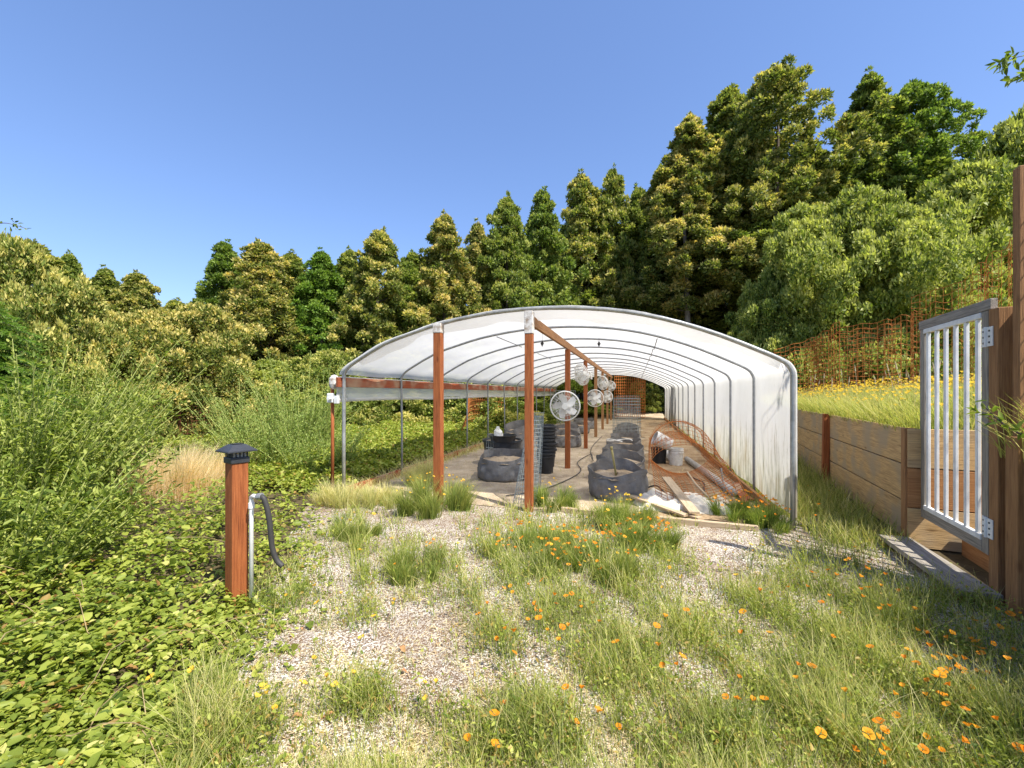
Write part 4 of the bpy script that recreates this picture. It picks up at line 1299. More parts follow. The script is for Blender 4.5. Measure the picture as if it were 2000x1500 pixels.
for (px, d, n, h, sp, lab, per) in [
    (590, 9.2, 120, 2.15, .75, 'feathery green broom bush left of the greenhouse corner, the tallest of the broom', 130),
    (530, 8.4, 90, 1.35, .6, 'rounded green broom bush behind the hose', 130),
    (480, 9.6, 80, 1.7, .7, 'wispy broom bush behind the lantern', 90),
    (620, 8.0, 70, 1.1, .45, 'low broom bush at the foot of the thin red crank pole', 120)]:
    p = W(px, d)
    wand_shrub((p.x, p.y, 0), n, h, sp * 1.35, int(px), lab, .036, int(per * 1.2), 'broom', 'broom_bush', upcur=.16, rad=.5)

# ---------------------------------------------------------------- ground cover
def pix(n, x0, x1, y0, y1, z=0.0):
    """n ground points that spread evenly over the view from the path: dense near, sparse far"""
    px = rg.uniform(x0, x1, n); py = rg.uniform(y0, y1, n)
    d = F * (H - z) / (py - 768)
    xc = (px - 1000) / F * d
    return np.stack([xc * CT - d * ST, xc * ST + d * CT, np.zeros(n)], 1), px, py, d
def topix(p):
    xc = p[:, 0] * CT + p[:, 1] * ST; d = -p[:, 0] * ST + p[:, 1] * CT
    d = np.maximum(d, .3)
    return 1000 + F * xc / d, 768 + F * (H - p[:, 2]) / d, d
def blob(px, py, lst):
    w = np.zeros(len(px))
    for (cx, cy, rx, ry, k) in lst:
        q = ((px - cx) / rx) ** 2 + ((py - cy) / ry) ** 2
        w = np.maximum(w, k * np.clip(1.25 - q, 0, 1))
    return w

# brambles on the left
def bramble_edge(y):
    return yard_edge(y)
def bramble_h(x, y):
    e = np.clip((bramble_edge(y) - x) / 1.3, 0, 1)
    return e ** .7 * (.20 + .14 * vnoise(x, y, 1.9, 5) + .11 * vnoise(x, y, 4.3, 8)) + np.clip((-2.8 - x) / 3, 0, 1) * .12
n = 520000
p, px, py, d = pix(n, -350, 700, 855, 2100)
keep = (p[:, 0] < bramble_edge(p[:, 1]) + .14 * rg.normal(size=n)) & (p[:, 1] < 11)
dens = np.clip(.40 + .45 * vnoise(p[:, 0], p[:, 1], 2.6, 3) + .3 * vnoise(p[:, 0], p[:, 1], 6.3, 1), .20, 1)
keep &= rg.random(n) < dens * np.where(d > 4.5, .55, .40)
# keep the dry grass patch thinner
dry = blob(px, py, [(290, 960, 120, 70, 1)])
keep &= rg.random(n) > dry * .85
p = p[keep]; d = d[keep]; n = len(p)
hh = np.maximum(.015, bramble_h(p[:, 0], p[:, 1]))
p[:, 2] = hh * (1 - .75 * rg.random(n) ** 2.2) + .012
L_ = np.clip(.029 * d ** .22, .029, .045) * np.where(rg.random(n) < .12, rg.uniform(1.5, 2.3, n), rg.uniform(.5, 1.4, n))
dr = nrm(np.stack([rg.normal(size=n), rg.normal(size=n), rg.normal(size=n) * .35], 1))
up = nrm(np.stack([rg.normal(size=n) * .38, rg.normal(size=n) * .38, np.ones(n)], 1))
tipv = np.where(rg.random(n) < .05, rg.uniform(.4, 1, n), 0)
tag(link(leaf_cards('brambles', p, dr, up, L_, L_ * .72, np.clip(.48 + .22 * rg.normal(size=n) + .15 * vnoise(p[:, 0], p[:, 1], 2, 7), 0, 1), tipv, 'leaf_bramble', True), 'bramble_ground_cover'), kind='stuff')
m = MB()
for i in range(45):
    q, _, _, _ = pix(1, -150, 560, 930, 1550)
    x, y, _ = q[0]
    if x > bramble_edge(np.array(y)) - .05:
        continue
    a = rnd.uniform(0, 6.28); ln = rnd.uniform(.25, .8)
    pts = []
    for k in range(6):
        s = k / 5
        xx, yy = x + math.cos(a) * ln * s, y + math.sin(a) * ln * s
        pts.append((xx, yy, float(np.maximum(.02, bramble_h(np.array(xx), np.array(yy)))) + .05 * math.sin(math.pi * s)))
    m.tube(pts, .0026, 4, False, .0015)
M['cane'] = mat_plain('bramble cane', (.36, .27, .13), .7, 0, .3, .4, 20)
tag(m.build('bramble_canes', 'cane'), kind='stuff')
# low hedge of brambles left of the tunnel
n = 150000
x = rg.uniform(-10.5, -4.62, n); y = rg.uniform(5.6, 20, n)
hedge_h = (.50 + .16 * vnoise(x, y, 1.0, 2) + .10 * vnoise(x, y, 2.9, 6) + .07 * vnoise(x, y, 6.1, 3)) * np.clip((-4.5 - x) / .8, 0, 1) ** .6 * np.clip((20.5 - y) / 2, .2, 1) * np.clip((y - 5) / 2, .25, 1)
p = np.stack([x, y, np.maximum(.03, hedge_h * (1 - .7 * rg.random(n) ** 2))], 1)
dr = nrm(np.stack([rg.normal(size=n), rg.normal(size=n), rg.normal(size=n) * .5 + .15], 1))
up = nrm(np.stack([rg.normal(size=n) * .5, rg.normal(size=n) * .5, np.ones(n)], 1))
l = rg.uniform(.05, .10, n)
tag(link(leaf_cards('hedge', p, dr, up, l, l * .6, np.clip(.55 + .22 * rg.normal(size=n), 0, 1), np.where(rg.random(n) < .07, .7, 0), 'leaf_bramble'), 'low_ground_cover'), kind='stuff')

# dry straw patch
n = 26000
c = G(215, 985)
a = rg.uniform(0, 6.28, n); rr = np.sqrt(rg.random(n))
p = np.stack([c.x + rr * np.cos(a) * .95 - .1, c.y + rr * np.sin(a) * 1.5 + .3, np.zeros(n)], 1)
kc = rg.integers(0, 90, n)
cx = np.stack([np.sqrt(rg.random(90)), rg.uniform(0, 6.28, 90), rg.uniform(.45, 1.15, 90), rg.uniform(-1, 1, 90)], 1)
cr_ = np.abs(rg.normal(size=n)) * .11; ca = rg.uniform(0, 6.28, n)
p[:, 0] = c.x - .1 + cx[kc, 0] * np.cos(cx[kc, 1]) * 1.05 + cr_ * np.cos(ca)
p[:, 1] = c.y + .3 + cx[kc, 0] * np.sin(cx[kc, 1]) * 1.6 + cr_ * np.sin(ca)
h = .80 * rg.uniform(.35, 1.15, n) * cx[kc, 2]
tag(link(blades('straw', p, h, rg.uniform(.1, .55, n), rg.normal(size=n) * 1.0 + .4, np.full(n, .0042), rg.random(n), rg.random(n), 'straw'), 'dry_grass'), kind='stuff')

# meadow over the path
GREEN = [(1110, 1085, 260, 110, 1.0), (1040, 1210, 150, 90, .75), (1250, 1250, 180, 140, .8), (1400, 1350, 230, 120, .65), (1640, 1235, 230, 170, 1.0),
         (1780, 1430, 330, 130, .95), (1320, 1455, 330, 70, .7), (1010, 1440, 170, 90, .62), (690, 1050, 120, 60, .85), (800, 1110, 110, 75, .85), (560, 1165, 70, 70, .8),
         (690, 1205, 90, 40, .7), (330, 1430, 220, 95, 1.0), (700, 1385, 80, 45, .55), (1690, 1000, 120, 110, 1.0), (1500, 1090, 55, 50, .6), (1450, 1190, 80, 60, .55),
         (1900, 1200, 180, 120, .8), (1330, 1110, 60, 30, .3), (930, 1130, 80, 60, .65), (700, 980, 80, 40, .6), (1000, 1800, 1400, 260, .8), (2300, 1400, 300, 500, 1), (-200, 1700, 500, 200, 1)]
BARE = [(770, 1260, 150, 75, 1), (640, 1290, 120, 70, .8), (600, 1020, 80, 45, 1), (850, 1330, 90, 60, .8), (700, 1470, 130, 50, .7), (1400, 1065, 110, 28, 1), (1330, 1330, 60, 60, .5), (1815, 1105, 130, 70, 1), (1720, 1050, 60, 40, 1), (1230, 1440, 60, 50, .4), (860, 1045, 70, 22, .8)]
def patch(n, x0, x1, y0, y1):
    p, px, py, d = pix(n, x0, x1, y0, y1)
    w = blob(px, py, GREEN) * np.clip(.50 + 1.0 * vnoise(p[:, 0], p[:, 1], 4.2, 5) + .55 * vnoise(p[:, 0], p[:, 1], 10.7, 2), .03, 1.2)
    w = np.maximum(w, .06 * np.clip(1 + 1.5 * vnoise(p[:, 0], p[:, 1], 6.5, 9), 0, 2)) * (1 - .8 * np.clip(blob(px, py, BARE), 0, 1))
    ok = (p[:, 0] > bramble_edge(p[:, 1]) - .25) & (p[:, 0] < 2.78 + .147 * (p[:, 1] - 5.46)) 
    ok &= ~((p[:, 1] > 5.8) & (p[:, 0] < 1.74) & (p[:, 0] > -4.5))
    ok &= rg.random(n) < w
    return p[ok], px[ok], py[ok], d[ok], w[ok]
# tufts: every sampled point is a small tuft of several blades
def grass_layer(name, n, hmin, hmax, w0, mat, per, spread, leanr, tipk, ys=(905, 2000), xs=(250, 2500), windx=.0):
    p, px, py, d, w = patch(n, xs[0], xs[1], ys[0], ys[1])
    k = len(p)
    i = np.repeat(np.arange(k), per)
    q = p[i] + np.stack([rg.normal(size=k * per) * spread, rg.normal(size=k * per) * spread, np.zeros(k * per)], 1)
    dd = d[i]
    keep = (q[:, 0] < 2.72 + .147 * (q[:, 1] - 5.46))
    q = q[keep]; dd = dd[keep]; i = i[keep]; nn = len(q)
    hk = rg.uniform(hmin, hmax, nn) * (.65 + .45 * np.clip(w[i], 0, 1))
    ang = rg.uniform(0, 6.28, k)[i] * .0 + rg.normal(size=nn) * 1.6 + 2.6
    ang = np.where(rg.random(nn) < .35, rg.uniform(0, 6.28, nn), ang)
    wid = w0 * np.clip(dd / 3, .8, 2.2) * rg.uniform(.7, 1.3, nn)
    q[:, 2] = ground_z(q[:, 0], q[:, 1])
    tv = np.clip(rg.random(k)[i] * .45 + rg.random(nn) * .45 - .02 + .26 * vnoise(q[:, 0], q[:, 1], 3.3, 6), 0, 1)
    tag(link(blades(name, q, hk, rg.uniform(leanr[0], leanr[1], nn), ang, wid, tv, rg.random(nn) * tipk, mat), name), kind='stuff')
grass_layer('meadow_grass', 33000, .08, .33, .0038, 'meadow', 6, .036, (.1, .95), .55)
grass_layer('poppy_foliage', 34000, .05, .22, .0034, 'bluegrass', 6, .035, (.2, .9), .3)
grass_layer('pale_grass', 10000, .12, .38, .0032, 'paleblade', 4, .03, (.2, .8), .8)
# small leafy weeds among the blades
p, px, py, d, w = patch(44000, 250, 2500, 905, 2000)
k = len(p); per = 7; i = np.repeat(np.arange(k), per)
q = p[i] + np.stack([rg.normal(size=k * per) * .028, rg.normal(size=k * per) * .028, rg.uniform(.01, .15, k * per)], 1)
q[:, 2] += ground_z(q[:, 0], q[:, 1]); nn = len(q)
l = rg.uniform(.012, .034, nn)
tag(link(leaf_cards('weeds', q, nrm(rg.normal(size=(nn, 3)) + np.array([0, 0, .4])), nrm(rg.normal(size=(nn, 3)) * .6 + np.array([0, 0, 1])), l, l * rg.uniform(.3, .6, nn), np.clip(.4 + .25 * rg.normal(size=nn) + .2 * rg.random(k)[i], 0, 1), np.where(rg.random(k)[i] < .2, .6, 0), 'leaf_bramble', True), 'leafy_weeds'), kind='stuff')
# straw litter and flat dead blades on the gravel
p, px, py, d = pix(90000, 350, 1900, 930, 1900)
ok = (p[:, 0] > bramble_edge(p[:, 1])) & (p[:, 0] < 2.7) & (p[:, 1] < 6.0) & (rg.random(len(p)) < np.clip(.32 + .6 * vnoise(p[:, 0], p[:, 1], 3.7, 3) + .45 * blob(px, py, GREEN), 0, .75))
p = p[ok]; d = d[ok]; n = len(p)
p[:, 2] = ground_z(p[:, 0], p[:, 1]) + .010 + .012 * rg.random(n)
tag(link(leaf_cards('litter', p, nrm(np.stack([rg.normal(size=n), rg.normal(size=n), rg.normal(size=n) * .12], 1)), nrm(np.stack([rg.normal(size=n) * .3, rg.normal(size=n) * .3, np.ones(n)], 1)), rg.uniform(.02, .10, n), rg.uniform(.002, .0045, n), rg.random(n), rg.random(n), 'straw'), 'straw_litter'), kind='stuff')
# pale chips of shell and stone
n0 = 170000
p, px, py, d = pix(n0, 300, 1950, 985, 1900)
ok = (p[:, 0] > bramble_edge(p[:, 1]) - .1) & (p[:, 0] < 2.6) & (p[:, 1] < 5.65) & (rg.random(n0) < np.clip(.5 + .5 * vnoise(p[:, 0], p[:, 1], 5.1, 4), .1, 1))
p = p[ok]; n = len(p)
r = rg.uniform(.0018, .0046, n) * np.clip(d[ok] / 3, .8, 1.6)
oct_ = np.array([[1, 0, 0], [0, 1, 0], [-1, 0, 0], [0, -1, 0], [0, 0, 1], [0, 0, -1]], float)
v = oct_[None] * (r[:, None, None] * rg.uniform(.6, 1.5, (n, 1, 3))) + rg.normal(size=(n, 6, 3)) * r[:, None, None] * .22
v[:, :, 2] *= .7
th_ = rg.uniform(0, 6.28, n); c_, s_ = np.cos(th_)[:, None], np.sin(th_)[:, None]
vx = v[:, :, 0] * c_ - v[:, :, 1] * s_; vy = v[:, :, 0] * s_ + v[:, :, 1] * c_
v = np.stack([vx, vy, v[:, :, 2]], 2)
p[:, 2] = ground_z(p[:, 0], p[:, 1]) + .006 + r * .3
v = v + p[:, None, :]
b = np.arange(n)[:, None] * 6
tr = np.concatenate([b + np.array([f]) for f in ([0, 1, 4], [1, 2, 4], [2, 3, 4], [3, 0, 4], [1, 0, 5], [2, 1, 5], [3, 2, 5], [0, 3, 5])])
def mat_chip():
    t = NT('shell chips')
    va = t.attr('var').outputs['Fac']
    return t.done(t.bsdf(t.ramp(va, [(0, (.24, .165, .105)), (.2, (.47, .395, .32)), (.6, (.65, .605, .53)), (1, (.77, .735, .67))]), .75, 0, .25))
M['chip'] = mat_chip()
tag(link(np_mesh('chips', v, None, tr, {'var': np.repeat(rg.random(n), 6)}, 'chip'), 'gravel_chips'), kind='stuff')

# grass on the bank
n = 110000
t = rg.uniform(-6, 20, n); s = rg.random(n) ** 1.3 * 9
p = np.stack([W0.x + WD.x * t + WN.x * (s + .02), W0.y + WD.y * t + WN.y * (s + .02), np.zeros(n)], 1)
ok = ~((t > -1.35) & (t < .0) & (s < 2.1))
p = p[ok]; s = s[ok]; n = len(p)
p[:, 2] = [terr_z(a) for a in s]
h = rg.uniform(.14, .55, n)
ang = np.where(s < .25, math.pi + .15 + rg.normal(size=n) * .7, rg.uniform(0, 6.28, n))
tag(link(blades('bankgrass', p, h, rg.uniform(.15, .9, n), ang, np.full(n, .008), np.clip(.25 + .65 * rg.random(n), 0, 1), rg.random(n) * .8, 'meadow'), 'bank_grass'), kind='stuff')
# grass strip between tunnel and wall, further back
n = 26000
t = rg.uniform(-.3, 21, n); s = -rg.uniform(.08, 1, n) * (.95 + .145 * t)
p = np.stack([W0.x + WD.x * t + WN.x * s, W0.y + WD.y * t + WN.y * s, np.zeros(n)], 1)
ok = p[:, 0] > 1.84
p = p[ok]; n = len(p)
tag(link(blades('strip', p, rg.uniform(.10, .42, n) * np.clip(p[:, 1] / 8, .55, 1.1), rg.uniform(.1, .8, n), rg.uniform(0, 6.28, n), np.full(n, .006), rg.random(n), rg.random(n) * .6, 'meadow'), 'tall_grass'), kind='stuff')
# sparse weeds and straw inside and beside the tunnel
n = 9000
p = np.stack([np.where(rg.random(n) < .7, rg.normal(size=n) * .10 - 4.3, rg.uniform(-4.5, 1.7, n)), rg.uniform(5.9, 26, n), np.full(n, .01)], 1)
tag(link(blades('weeds', p, rg.uniform(.04, .30, n) * np.where(p[:, 0] < -4, 1, .35), rg.uniform(.3, 1.2, n), rg.uniform(0, 6.28, n), np.full(n, .005), rg.random(n), rg.random(n), 'paleblade'), 'tunnel_weeds'), kind='stuff')

# ---------------------------------------------------------------- poppies
def petals_mb(openk, seed, rad=.032):
    g = random.Random(seed)
    m = MB()
    for k in range(4):
        a0 = k * math.pi / 2 + g.uniform(-.2, .2); tilt = openk + g.uniform(-.12, .12)
        def pf(u, v):
            s = u; w = (v - .5) * 2.6 * (s ** .45) 
            rr = rad * s * (1.06 - .10 * abs(v - .5) * 2 + .03 * math.sin(v * 19))
            x = rr * math.sin(tilt * (.6 + .4 * s)); z = rr * math.cos(tilt * (.6 + .4 * s)) * (1.0)
            a = a0 + w * .62
            return (x * math.cos(a), x * math.sin(a), z + .0015 * math.sin(v * 12 + k))
        m.grid(pf, 5, 6)
    return m
FL = {}
for key, mt, n_ in (('o', 'petal', 3), ('y', 'petal_y', 3)):
    for k in range(n_):
        o = petals_mb((1.0, .55, .75)[k], 5 + k + (9 if key == 'y' else 0)).build('petals', mt, None, smooth=True)
        FL[key, k] = o.data
        bpy.data.objects.remove(o)
STEM = {}
for hk in (.14, .2, .28):
    for v_ in range(2):
        m = MB().tube([(-.05 * (1 - v_ * .4), .012, -.01), (-.03, .012 + .01 * v_, hk * .45), (-.006, .004, hk * .85), (0, 0, hk)], .0017, 5, False)
        m.lathe([(.0012, hk - .004), (.004, hk), (.0045, hk + .004), (.001, hk + .005)], 8)
        o = m.build('stem', 'stem', None)
        STEM[hk, v_] = o.data
        bpy.data.objects.remove(o)
ZONES = {
 'gate': ('orange poppy in the shadow below the gate and grey plank', 'poppies in the shadow below the gate', 'o',
   [(1790,1188),(1791,1228),(1858,1245),(1896,1247),(1924,1246),(1946,1193),(1974,1203),(1988,1200),(1947,1223),(1970,1265),(1962,1276),(1830,1282),(1846,1279),(1794,1299),(1821,1302),(1847,1310),(1829,1328),(1777,1348),(1746,1359),(1802,1359),(1870,1346),(1887,1341),(1832,1355),(1850,1380)]),
 'corner': ('orange poppy in the dark lower right corner of the meadow', 'poppies in the dark lower right corner', 'o',
   [(1583,1426),(1668,1425),(1704,1408),(1662,1466),(1724,1490),(1744,1481),(1874,1447),(1918,1421),(1972,1455),(1990,1458)]),
 'strip': ('orange poppy in the tall grass between the plastic wall foot and the grey plank', 'poppies left of the grey plank', 'o',
   [(1674,1072),(1686,1108),(1686,1124),(1552,1150),(1488,1158),(1506,1160),(1596,1175),(1693,1164),(1754,1157),(1706,1148),(1729,1141),(1726,1181),(1742,1184),(1645,1201),(1556,1061),(1594,1007),(1650,1096),(1700,1096),(1662,1092),(1720,1190),(1580,950),(1620,960),(1600,985)]),
 'sunny': ('orange poppy in the sunny trampled grass right of the path', 'poppies in the sunny trampled grass', 'o',
   [(1699,1264),(1619,1239),(1506,1238),(1584,1301),(1640,1348),(1410,1360),(1441,1366),(1473,1366),(1307,1309),(1325,1309),(1208,1426),(1286,1264),(1210,1260),(1296,1209),(1338,1191),(1354,1203),(1284,1227),(1450,1199)]),
 'mouth': ('yellow orange poppy on the pale gravel in front of the white plastic wall', 'poppies on the pale gravel by the plastic wall', 'y',
   [(1294,1148),(1429,1124),(1386,1094),(1432,1081),(1466,1064),(1473,1078),(1490,1068),(1310,1110),(1338,1126),(1304,1097),(1420,1075),(1360,1075)]),
 'path': ('yellow poppy lying low on the bare pale gravel path', 'poppies on the bare gravel path', 'y',
   [(616,1147),(662,1159),(560,1164),(619,1179),(666,1193),(728,1205),(704,1246),(616,1286),(506,1351),(634,1329),(587,1336),(658,1346),(684,1320),(542,1388),(498,1367),(522,1367),(823,1335),(854,1330),(828,1362),(762,1052),(802,1072),(832,1064),(704,1075),(630,1047),(606,1032),(304,1314),(372,1304),(148,1488),(772,1170),(770,1180)]),
 'front': ('large orange poppy at the bottom middle of the meadow', 'poppies at the bottom middle', 'o',
   [(918,1440),(958,1454),(992,1371),(970,1402),(1102,1347),(1126,1356),(1114,1412),(1172,1395)]),
 'middle': ('orange poppy scattered in the grass below the dense poppy clump', 'poppies in the grass below the dense clump', 'o',
   [(964,1249),(1005,1274),(998,1232),(1026,1217),(938,1203),(1006,1162),(1028,1146),(1042,1187),(1052,1201),(1088,1260),(1088,1186),(1096,1223),(1129,1180),(1150,1186),(1170,1221),(1062,1138),(1112,1171)]),
 'dense': ('orange poppy in the dense clump before the front ridge post', 'poppies in the dense clump before the front ridge post', 'o',
   [(1108,1106),(1132,1102),(1134,1108),(1148,1086),(1176,1100),(1176,1110),(1130,1070),(1160,1058),(1186,1072),(1084,1033),(1108,1038),(1036,1072),(994,1066),(978,1062),(1080,1062),(1048,1082),(900,1063),(918,1048)]),
}
def more(zone, n, cx, cy, rx, ry):
    for i in range(n):
        a = rnd.uniform(0, 6.28); q = math.sqrt(rnd.random())
        ZONES[zone][3].append((cx + rx * q * math.cos(a), cy + ry * q * math.sin(a)))
more('gate', 22, 1860, 1270, 110, 80); more('corner', 12, 1800, 1430, 170, 60); more('middle', 14, 1060, 1190, 130, 60); more('strip', 10, 1650, 1150, 110, 60); more('sunny', 8, 1450, 1300, 160, 80)
for i in range(62):
    ZONES['dense'][3].append((rnd.gauss(1110, 75), rnd.gauss(1045, 26)))
for (zk, (lab, grp, col, pts)) in ZONES.items():
    for (px, py) in pts:
        hk = rnd.choice((.14, .2, .28)) if zk != 'path' else .14
        if px < 450:
            hk = .28
        q = G(px, py, hk)
        if q.y > 5.7 and q.x < 1.75:
            q = G(px, 1036, hk)
        q.z = float(ground_z(q.x, q.y))
        o = link(STEM[hk, rnd.randrange(2)], 'poppy', None, q)
        o.rotation_euler = (rnd.uniform(-.12, .12), rnd.uniform(-.12, .12), rnd.uniform(0, 6.28))
        k = rnd.uniform(.55, .85) * (1 if zk not in ('dense', 'mouth') else .9)
        tag(o, lab, 'poppy', grp)
        c = link(FL[('y' if (col == 'o' and zk == 'dense' and rnd.random() < .55) else col), rnd.randrange(3)], 'petals', o)
        c.location = (0, 0, hk); c.scale = (k, k, k)
        c.rotation_euler = (rnd.uniform(-.5, .5), rnd.uniform(-.5, .5), 0)
# bigger poppy plants round the greenhouse mouth
def poppy_plant(loc, r, h, nb, nf, label, col, seed, dryk=.2, mat='bluegrass', name='poppy_plant', cat='poppy plant'):
    global rg
    g = np.random.default_rng(seed)
    root = empty(name, loc, label, cat)
    nt_ = 14
    ta = g.uniform(0, 6.28, nt_); tr_ = r * .8 * np.sqrt(g.random(nt_)); th_ = g.uniform(.5, 1.15, nt_) * (1 - .35 * tr_ / r); tv = g.uniform(-.25, .25, nt_)
    k = g.integers(0, nt_, nb)
    a = g.uniform(0, 6.28, nb); rr = np.abs(g.normal(size=nb)) * r * .09
    p = np.stack([tr_[k] * np.cos(ta[k]) + rr * np.cos(a), tr_[k] * np.sin(ta[k]) + rr * np.sin(a), np.zeros(nb)], 1)
    hb = h * th_[k] * g.uniform(.35, 1.12, nb)
    dx = np.cos(ta[k]) * tr_[k] / r * 1.1 + np.cos(a) * .8; dy = np.sin(ta[k]) * tr_[k] / r * 1.1 + np.sin(a) * .8
    link(blades('foliage', p, hb, g.uniform(.1, .75, nb), np.arctan2(dy, dx) + g.normal(size=nb) * .3, np.full(nb, .0048), np.clip(g.random(nb) * .8 + tv[k] + .1, 0, 1), g.random(nb) * dryk, mat), 'foliage', root)
    for i in range(nf):
        a_ = g.uniform(0, 6.28); r_ = r * .95 * math.sqrt(g.random())
        c = link(FL[col, int(g.integers(3))], 'flower', root)
        c.location = (r_ * math.cos(a_), r_ * math.sin(a_), h * (.95 - .42 * (r_ / r) ** 2) * g.uniform(.85, 1.08))
        c.rotation_euler = (g.uniform(-.5, .5), g.uniform(-.5, .5), a_)
        k = g.uniform(.55, .85); c.scale = (k, k, k)
def gpl(px, py):
    return G(px, py)
poppy_plant(G(850, 1003), .56, .60, 4200, 34, 'large poppy plant with pale yellow flowers before the left front post', 'y', 3, .5, 'bluegrass')
poppy_plant(G(1075, 990), .38, .40, 2400, 14, 'feathery poppy plant just right of the foot of the front ridge post', 'y', 4)
poppy_plant(G(1212, 1028), .40, .45, 3000, 30, 'yellow flowered poppy plant in front of the nearest right hand grow bag', 'y', 5)
poppy_plant(G(1262, 1070), .34, .34, 2200, 30, 'orange flowered poppy plant in front of the pale front sill', 'o', 6)
poppy_plant(G(1455, 1018), .42, .40, 3000, 46, 'densely flowered poppy plant inside the foot of the white plastic wall', 'o', 7, .1)
poppy_plant(G(1505, 1035), .28, .36, 2000, 14, 'green poppy plant at the front foot of the white plastic wall', 'o', 8, .1)
poppy_plant(G(690, 1045), .34, .30, 2200, 6, 'grassy poppy plant on the gravel below the left hoop foot', 'y', 9, .4)
poppy_plant(G(800, 1120), .34, .30, 2200, 5, 'grassy poppy plant in the middle of the path', 'o', 10, .3)
poppy_plant(G(1040, 1090), .50, .36, 3600, 30, 'wide poppy plant before the foot of the front ridge post', 'o', 12, .2)
poppy_plant(G(1160, 1110), .46, .34, 3200, 30, 'wide poppy plant right of the one before the front ridge post', 'o', 13, .2)
for (px, py, r, h, lab) in [(672, 985, .5, .44, 'pale dry grass tussock at the foot of the left front hoop'), (748, 985, .4, .38, 'pale grass tussock left of the large yellow poppy plant'), (820, 945, .42, .62, 'tall pale seeding tussock at the foot of the left front post')]:
    poppy_plant(G(px, py), r, h, 1900, 0, lab, 'y', px, .8, 'paleblade', 'grass_tussock', 'grass tussock')
# bank flowers: too many to count
n = 2400
vs_ = []; fs_ = []
t = rg.uniform(-.2, 16, n); s = rg.random(n) ** 1.2 * 6 + .1
for a, b_ in zip(t, s):
    q = WL(a, b_, terr_z(b_) + rnd.uniform(.30, .56)); r_ = rnd.uniform(.018, .030)
    k = len(vs_)
    for j in range(6):
        an = j * math.pi / 3
        vs_.append((q.x + r_ * math.cos(an), q.y + r_ * math.sin(an), q.z + .010 * (j % 2)))
    vs_.append((q.x, q.y, q.z - .018))
    for j in range(6):
        fs_.append((k + j, k + (j + 1) % 6, k + 6))
me = np_mesh('bankflowers', vs_, None, fs_, None, 'petal_y')
tag(link(me, 'bank_flowers'), kind='stuff')
# seed heads on the bank edge
m = MB()
for i in range(70):
    q = WL(rnd.uniform(1.5, 9), rnd.uniform(.5, 3.5)); z = terr_z(1)
    h_ = rnd.uniform(.45, .75); dx = rnd.uniform(-.1, .1)
    m.tube([(q.x, q.y, z), (q.x + dx * .4, q.y, z + h_ * .7), (q.x + dx, q.y, z + h_)], .003, 4, False)
    m.tube([(q.x + dx, q.y, z + h_), (q.x + dx * 1.1, q.y, z + h_ + .05), (q.x + dx * 1.3, q.y, z + h_ + .12)], .011, 6, True, .004)
M['seed'] = mat_plain('seed heads', (.52, .42, .25), .8, 0, .2, .3, 20)
tag(m.build('seed_heads', 'seed'), kind='stuff')
# curled dead leaves on the gravel
m = MB()
for (px, py) in [(692, 1402), (582, 1412), (668, 1332), (790, 1316), (545, 1236), (590, 1232), (760, 1390), (786, 1270), (640, 1410), (860, 1375), (1240, 1300), (930, 1390), (1150, 1440), (1340, 1380), (1005, 1330), (1420, 1290)]:
    q = G(px, py); a0 = rnd.uniform(0, 6.28); L_ = rnd.uniform(.035, .065)
    def lf(u, v):
        s = (u - .5) * L_; w = (v - .5) * L_ * .55 * math.sin(math.pi * min(.98, max(.04, u)))
        return (q.x + s * math.cos(a0) - w * math.sin(a0), q.y + s * math.sin(a0) + w * math.cos(a0), float(ground_z(q.x, q.y)) + .022 + .010 * math.sin(u * 5) + .25 * abs(w))
    m.grid(lf, 6, 4)
tag(m.build('fallen_leaves', 'deadleaf'), kind='stuff')

# overhanging tree at the right, mostly out of the frame: its boughs reach into the upper corner and dapple the grass
p = Vector((6.35, .45, 1.3))
me = crown_mesh('crown', 77, 4.8, 1.5, 2.0, 46, 8000, .11, 'leaf_shrub', 'oval', clr=.20, spikes=0)
root = empty('overhanging_tree', p, 'leafy tree beyond the right edge whose bough tips reach into the upper right corner', 'tree')
link(me, 'crown', root)
trunk_mb(4.6, .12, 78, .02, 14, 2.2).build('trunk', 'bark', root, smooth=True, local=True)
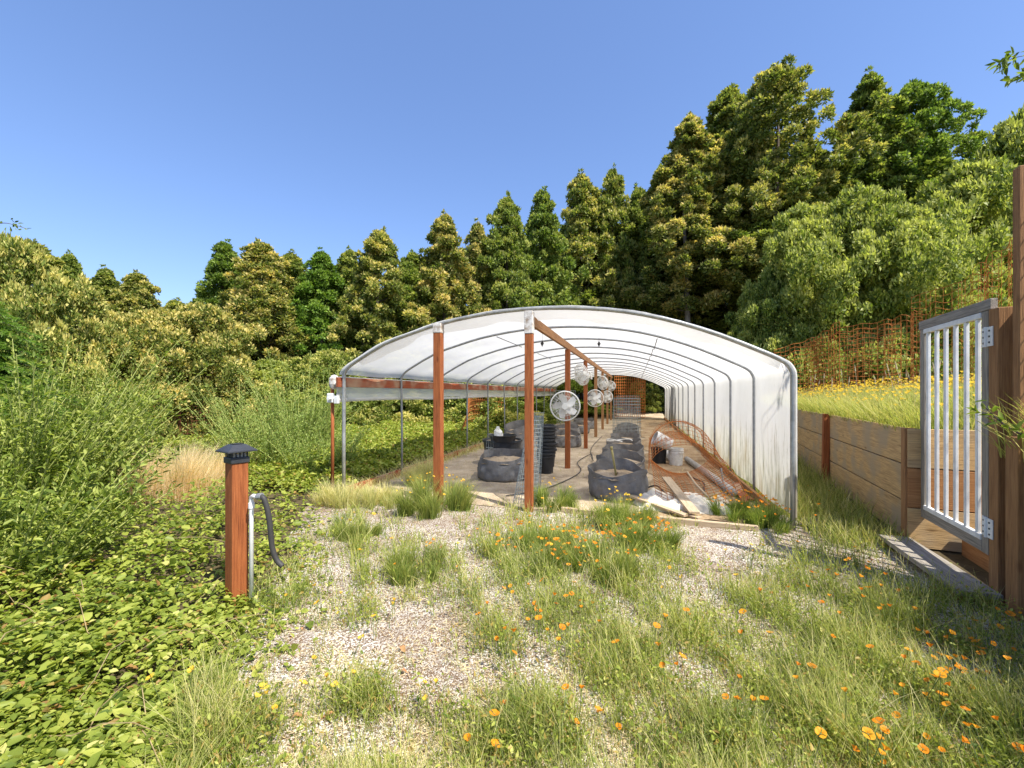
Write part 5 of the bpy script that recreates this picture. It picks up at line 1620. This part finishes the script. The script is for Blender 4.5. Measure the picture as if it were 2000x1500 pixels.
# sprigs reaching into the frame
def sprig(pts, n, L, label, seed, mat='leaf_shrub', name='leafy_bough', parent=None, bare=0):
    g = np.random.default_rng(seed)
    pts = [Vector(q) for q in pts]
    if parent is None:
        root = empty(name, pts[0], label, 'shoot')
    else:
        root = bpy.data.objects.new('bough', None); C.objects.link(root); root.parent = parent
        root.location = pts[0] - ORG[parent.name]; ORG[root.name] = pts[0]
    line = smooth_line(pts, 6)
    MB().tube(line, .006, 5, False, .002).build('twig', 'bark', root)
    A = np.array([tuple(q - pts[0]) for q in line])
    i = g.integers(1 + int(bare * len(A)), len(A) - 1, n)
    c = A[i] + g.normal(size=(n, 3)) * .025
    dr = nrm(A[i + 1] - A[i]) * .7 + g.normal(size=(n, 3)) * .6
    link(leaf_cards('leaves', c, dr, nrm(g.normal(size=(n, 3)) * .6 + np.array([0, 0, 1])), L * g.uniform(.6, 1.2, n), L * .4 * g.uniform(.7, 1.2, n), np.clip(.35 + g.normal(size=n) * .2, 0, 1), np.zeros(n), mat, True), 'leaves', root)
def WZ(px, py, d):
    return W(px, d, H + (768 - py) / F * d)
sprig([Vector((6.25, .5, 4.4)), Vector((5.3, 2.6, 5.1)), WZ(2120, 60, 4.2), WZ(2040, 100, 4.0), WZ(1985, 112, 3.9), WZ(1952, 126, 3.85)], 46, .085, None, 4, parent=root, bare=.55)
sprig([Vector((6.25, .5, 4.2)), Vector((5.3, 2.6, 4.7)), WZ(2110, 130, 4.2), WZ(2030, 140, 4.0), WZ(1995, 146, 3.9), WZ(1978, 152, 3.9)], 34, .085, None, 5, parent=root, bare=.55)
sprig([W(-190, 4.3, .2), WZ(-150, 620, 4.2), WZ(-70, 450, 4.0), WZ(0, 436, 4.0), WZ(30, 440, 4.0), WZ(55, 448, 4.0)], 18, .05, 'thin arching shoot whose tip shows against the sky at the left edge', 6, bare=.5)
sprig([WZ(2030, 865, 2.7), WZ(1975, 838, 2.75), WZ(1945, 815, 2.8), WZ(1918, 790, 2.85)], 22, .075, 'grey green leafy shoot reaching in front of the brown gate posts', 7)
